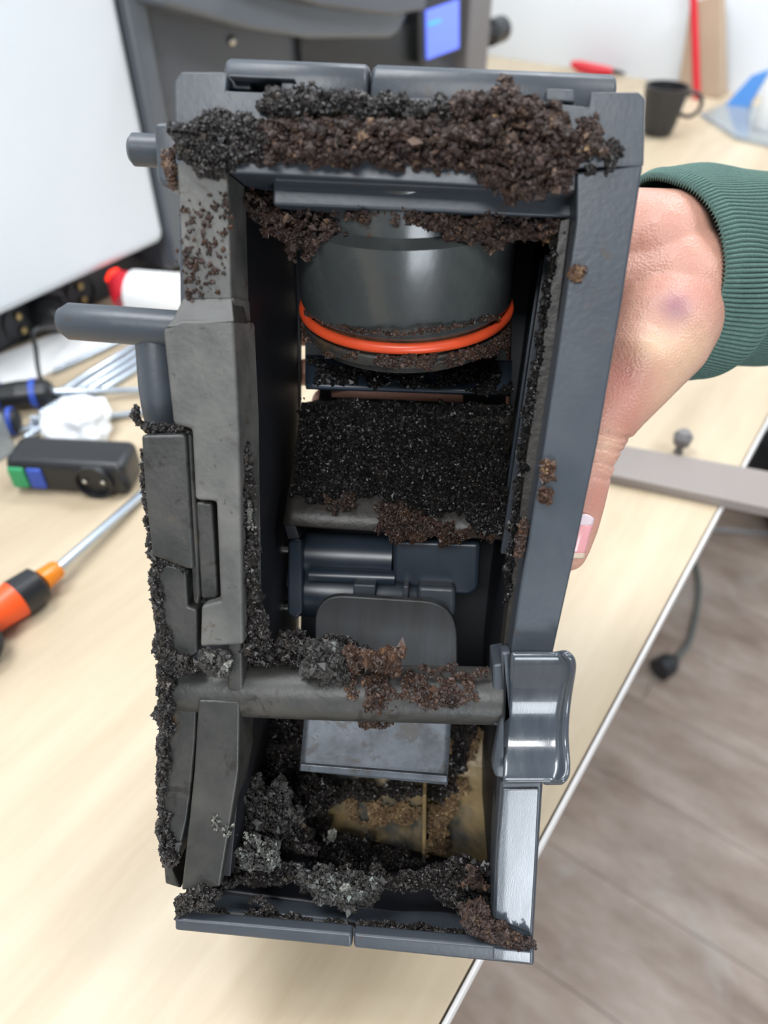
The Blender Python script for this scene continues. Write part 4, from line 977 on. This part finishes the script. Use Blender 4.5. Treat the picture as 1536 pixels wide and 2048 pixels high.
# creases across the thumb joint
ta = np.array(H(1230, 830, .06)); tb_ = np.array(H(1172, 985, .06)); td = (tb_-ta)/np.linalg.norm(tb_-ta)
near = gauss(H(1200, 905, .062), .022)
prj = (co-ta)@td; ln_ = np.linalg.norm(tb_-ta)
wob = np.array([mn.noise(Vector(c)*220) for c in co[near > .05]]); wv = np.zeros(nv); wv[near > .05] = wob
for f, a_, wd in ((.24, .0016, .0012), (.42, .0012, .0010), (.58, .0015, .0012), (.76, .0009, .0010), (.33, .0007, .0007), (.50, .0007, .0007), (.67, .0006, .0007)):
    disp -= a_*np.exp(-((prj-ln_*f+wv*.0016)/wd)**2)*near
co2 = co+no*disp[:, None]
hm.vertices.foreach_set('co', co2.ravel())
for nm, val in (('flush', .85*gauss(SH(1262, 748), .013)+.55*gauss(SH(1190, 1000), .012)+.35*gauss(SH(1310, 470), .018)+.45*gauss(SH(1228, 850), .011)+.5*gauss(SH(1395, 600), .014)),
                ('bruise', .85*gauss(SH(1352, 612), .0058)+.45*gauss(SH(1362, 640), .007)),
                ('pale', .7*gauss(SH(1300, 692), .008)+.5*gauss(SH(1218, 890), .007)+.7*gauss(SH(1385, 700), .014)+.5*gauss(SH(1335, 780), .012))):
    at = hm.attributes.new(nm, 'FLOAT', 'POINT'); at.data.foreach_set('value', np.clip(val, 0, 1).astype(np.float32))
hm.polygons.foreach_set('use_smooth', [True]*len(hm.polygons)); hm.materials.clear(); hm.materials.append(M['skin'])
hand = bpy.data.objects.new('hand', hm); COL.objects.link(hand); hand.parent = person
hand.matrix_parent_inverse = Matrix.Identity(4); hand.location = -L(1300, 600, .08)
print('hand verts', nv)
# nail: a curved plate lying on the thumb, facing the camera and slightly right
bvh = BVHTree.FromPolygons([Vector(c) for c in co2], [tuple(p.vertices) for p in hm.polygons])
def on_hand(px, py, lift):
    d = (L(px, py, .05)-camL).normalized(); h = bvh.ray_cast(camL, d, 1.0)
    if h[0] is None: return None
    return h[0]+h[1]*lift*0-d*lift
def nail_patch(name, y0, y1, m, lift):
    rows = []
    for j in range(9):
        y = y0+(y1-y0)*j/8; f = (y-1030)/75
        xc = 1166-(y-1030)*.26; hw = 24 if f > .15 else 24*math.sqrt(max(.05, 1-((.15-f)/.17)**2)); row = []
        for i in range(9):
            g_ = i/8*2-1; p = on_hand(xc+g_*hw, y, lift*(1-.55*g_*g_))
            row.append(p if p is not None else (row[-1] if row else None))
        row = [p for p in row if p is not None]
        if len(row) == 9: rows.append([p-L(1300, 600, .08) for p in row])
    if len(rows) > 1: return grid(name, rows, m, person, solid=.0005)
nm_ = nail_patch('thumbnail', 1048, 1108, 'nail', .0007); nl = nail_patch('thumbnail', 1028, 1050, 'lunula', .0008); nt_ = nail_patch('thumbnail', 1106, 1116, 'nailtip', .0008)
if nl: nl['label'] = 'white half-moon of the nail'
# sleeve
cen = Rcam.transposed()
def sleeve():
    NR = 150; seg = NR*6; ns = 60
    axd_ = Vector((math.cos(math.radians(30)), .20, -math.sin(math.radians(30))))
    nearv = Vector((math.sin(math.radians(30)), 0, math.cos(math.radians(30))))
    upv = Vector((0, 1, 0)); rows = []
    c0 = dray(1308, 553)*.338
    for i in range(ns+1):
        s = .16*i/ns; row = []
        bb_ = .0470+.003*math.sin(min(s/.05, 1)*math.pi)*.5; aa = .0365+.004*s/.16
        if i == 0: bb_ -= .0012; aa -= .0012
        for k in range(seg):
            th_ = 2*math.pi*k/seg; ca, sa = math.cos(th_), math.sin(th_)
            slant = -.0075*sa if s < .04 else -.0075*sa*max(0, 1-(s-.04)/.05)
            rib = .0017*(1-(1-abs(math.cos(k/6*math.pi)))**2)-.0008
            # folds: a soft dent in the lower part and some drape
            fold = .0075*math.exp(-((s-.030-.010*sa)/.010)**2)*max(0, -sa)*max(0, ca)*1.1 - .009*math.exp(-((s-.045)/.010)**2)*max(0, -sa-.1)*max(0, ca+.2)
            fold += +.0040*mn.noise(Vector((s*28, math.cos(th_)*1.4, math.sin(th_)*1.4)))+.0018*math.sin(s*150+sa*3)*max(0, .8-abs(sa))*.5
            edge = -.0012 if i < 2 else 0
            r1 = 1
            p = c0+axd_*(s+slant)+nearv*((aa+rib+fold+edge)*ca)+upv*((bb_+rib+fold*.8+edge)*sa)
            p += upv*(-.0005*math.sin(s*60))
            row.append(CAMP+Rcam@p)
        rows.append(row)
    # inner lining: go back inside
    for f in (0, 1, 2, 4, 8):
        row = []
        for k in range(seg):
            q = rows[f][k]; c = CAMP+Rcam@(c0+axd_*(.16*f/ns)); row.append(c+(q-c)*.95)
        rows.insert(0, row)
    return rows
grid('sleeve', sleeve(), 'knit', person, closed=True, world=True)
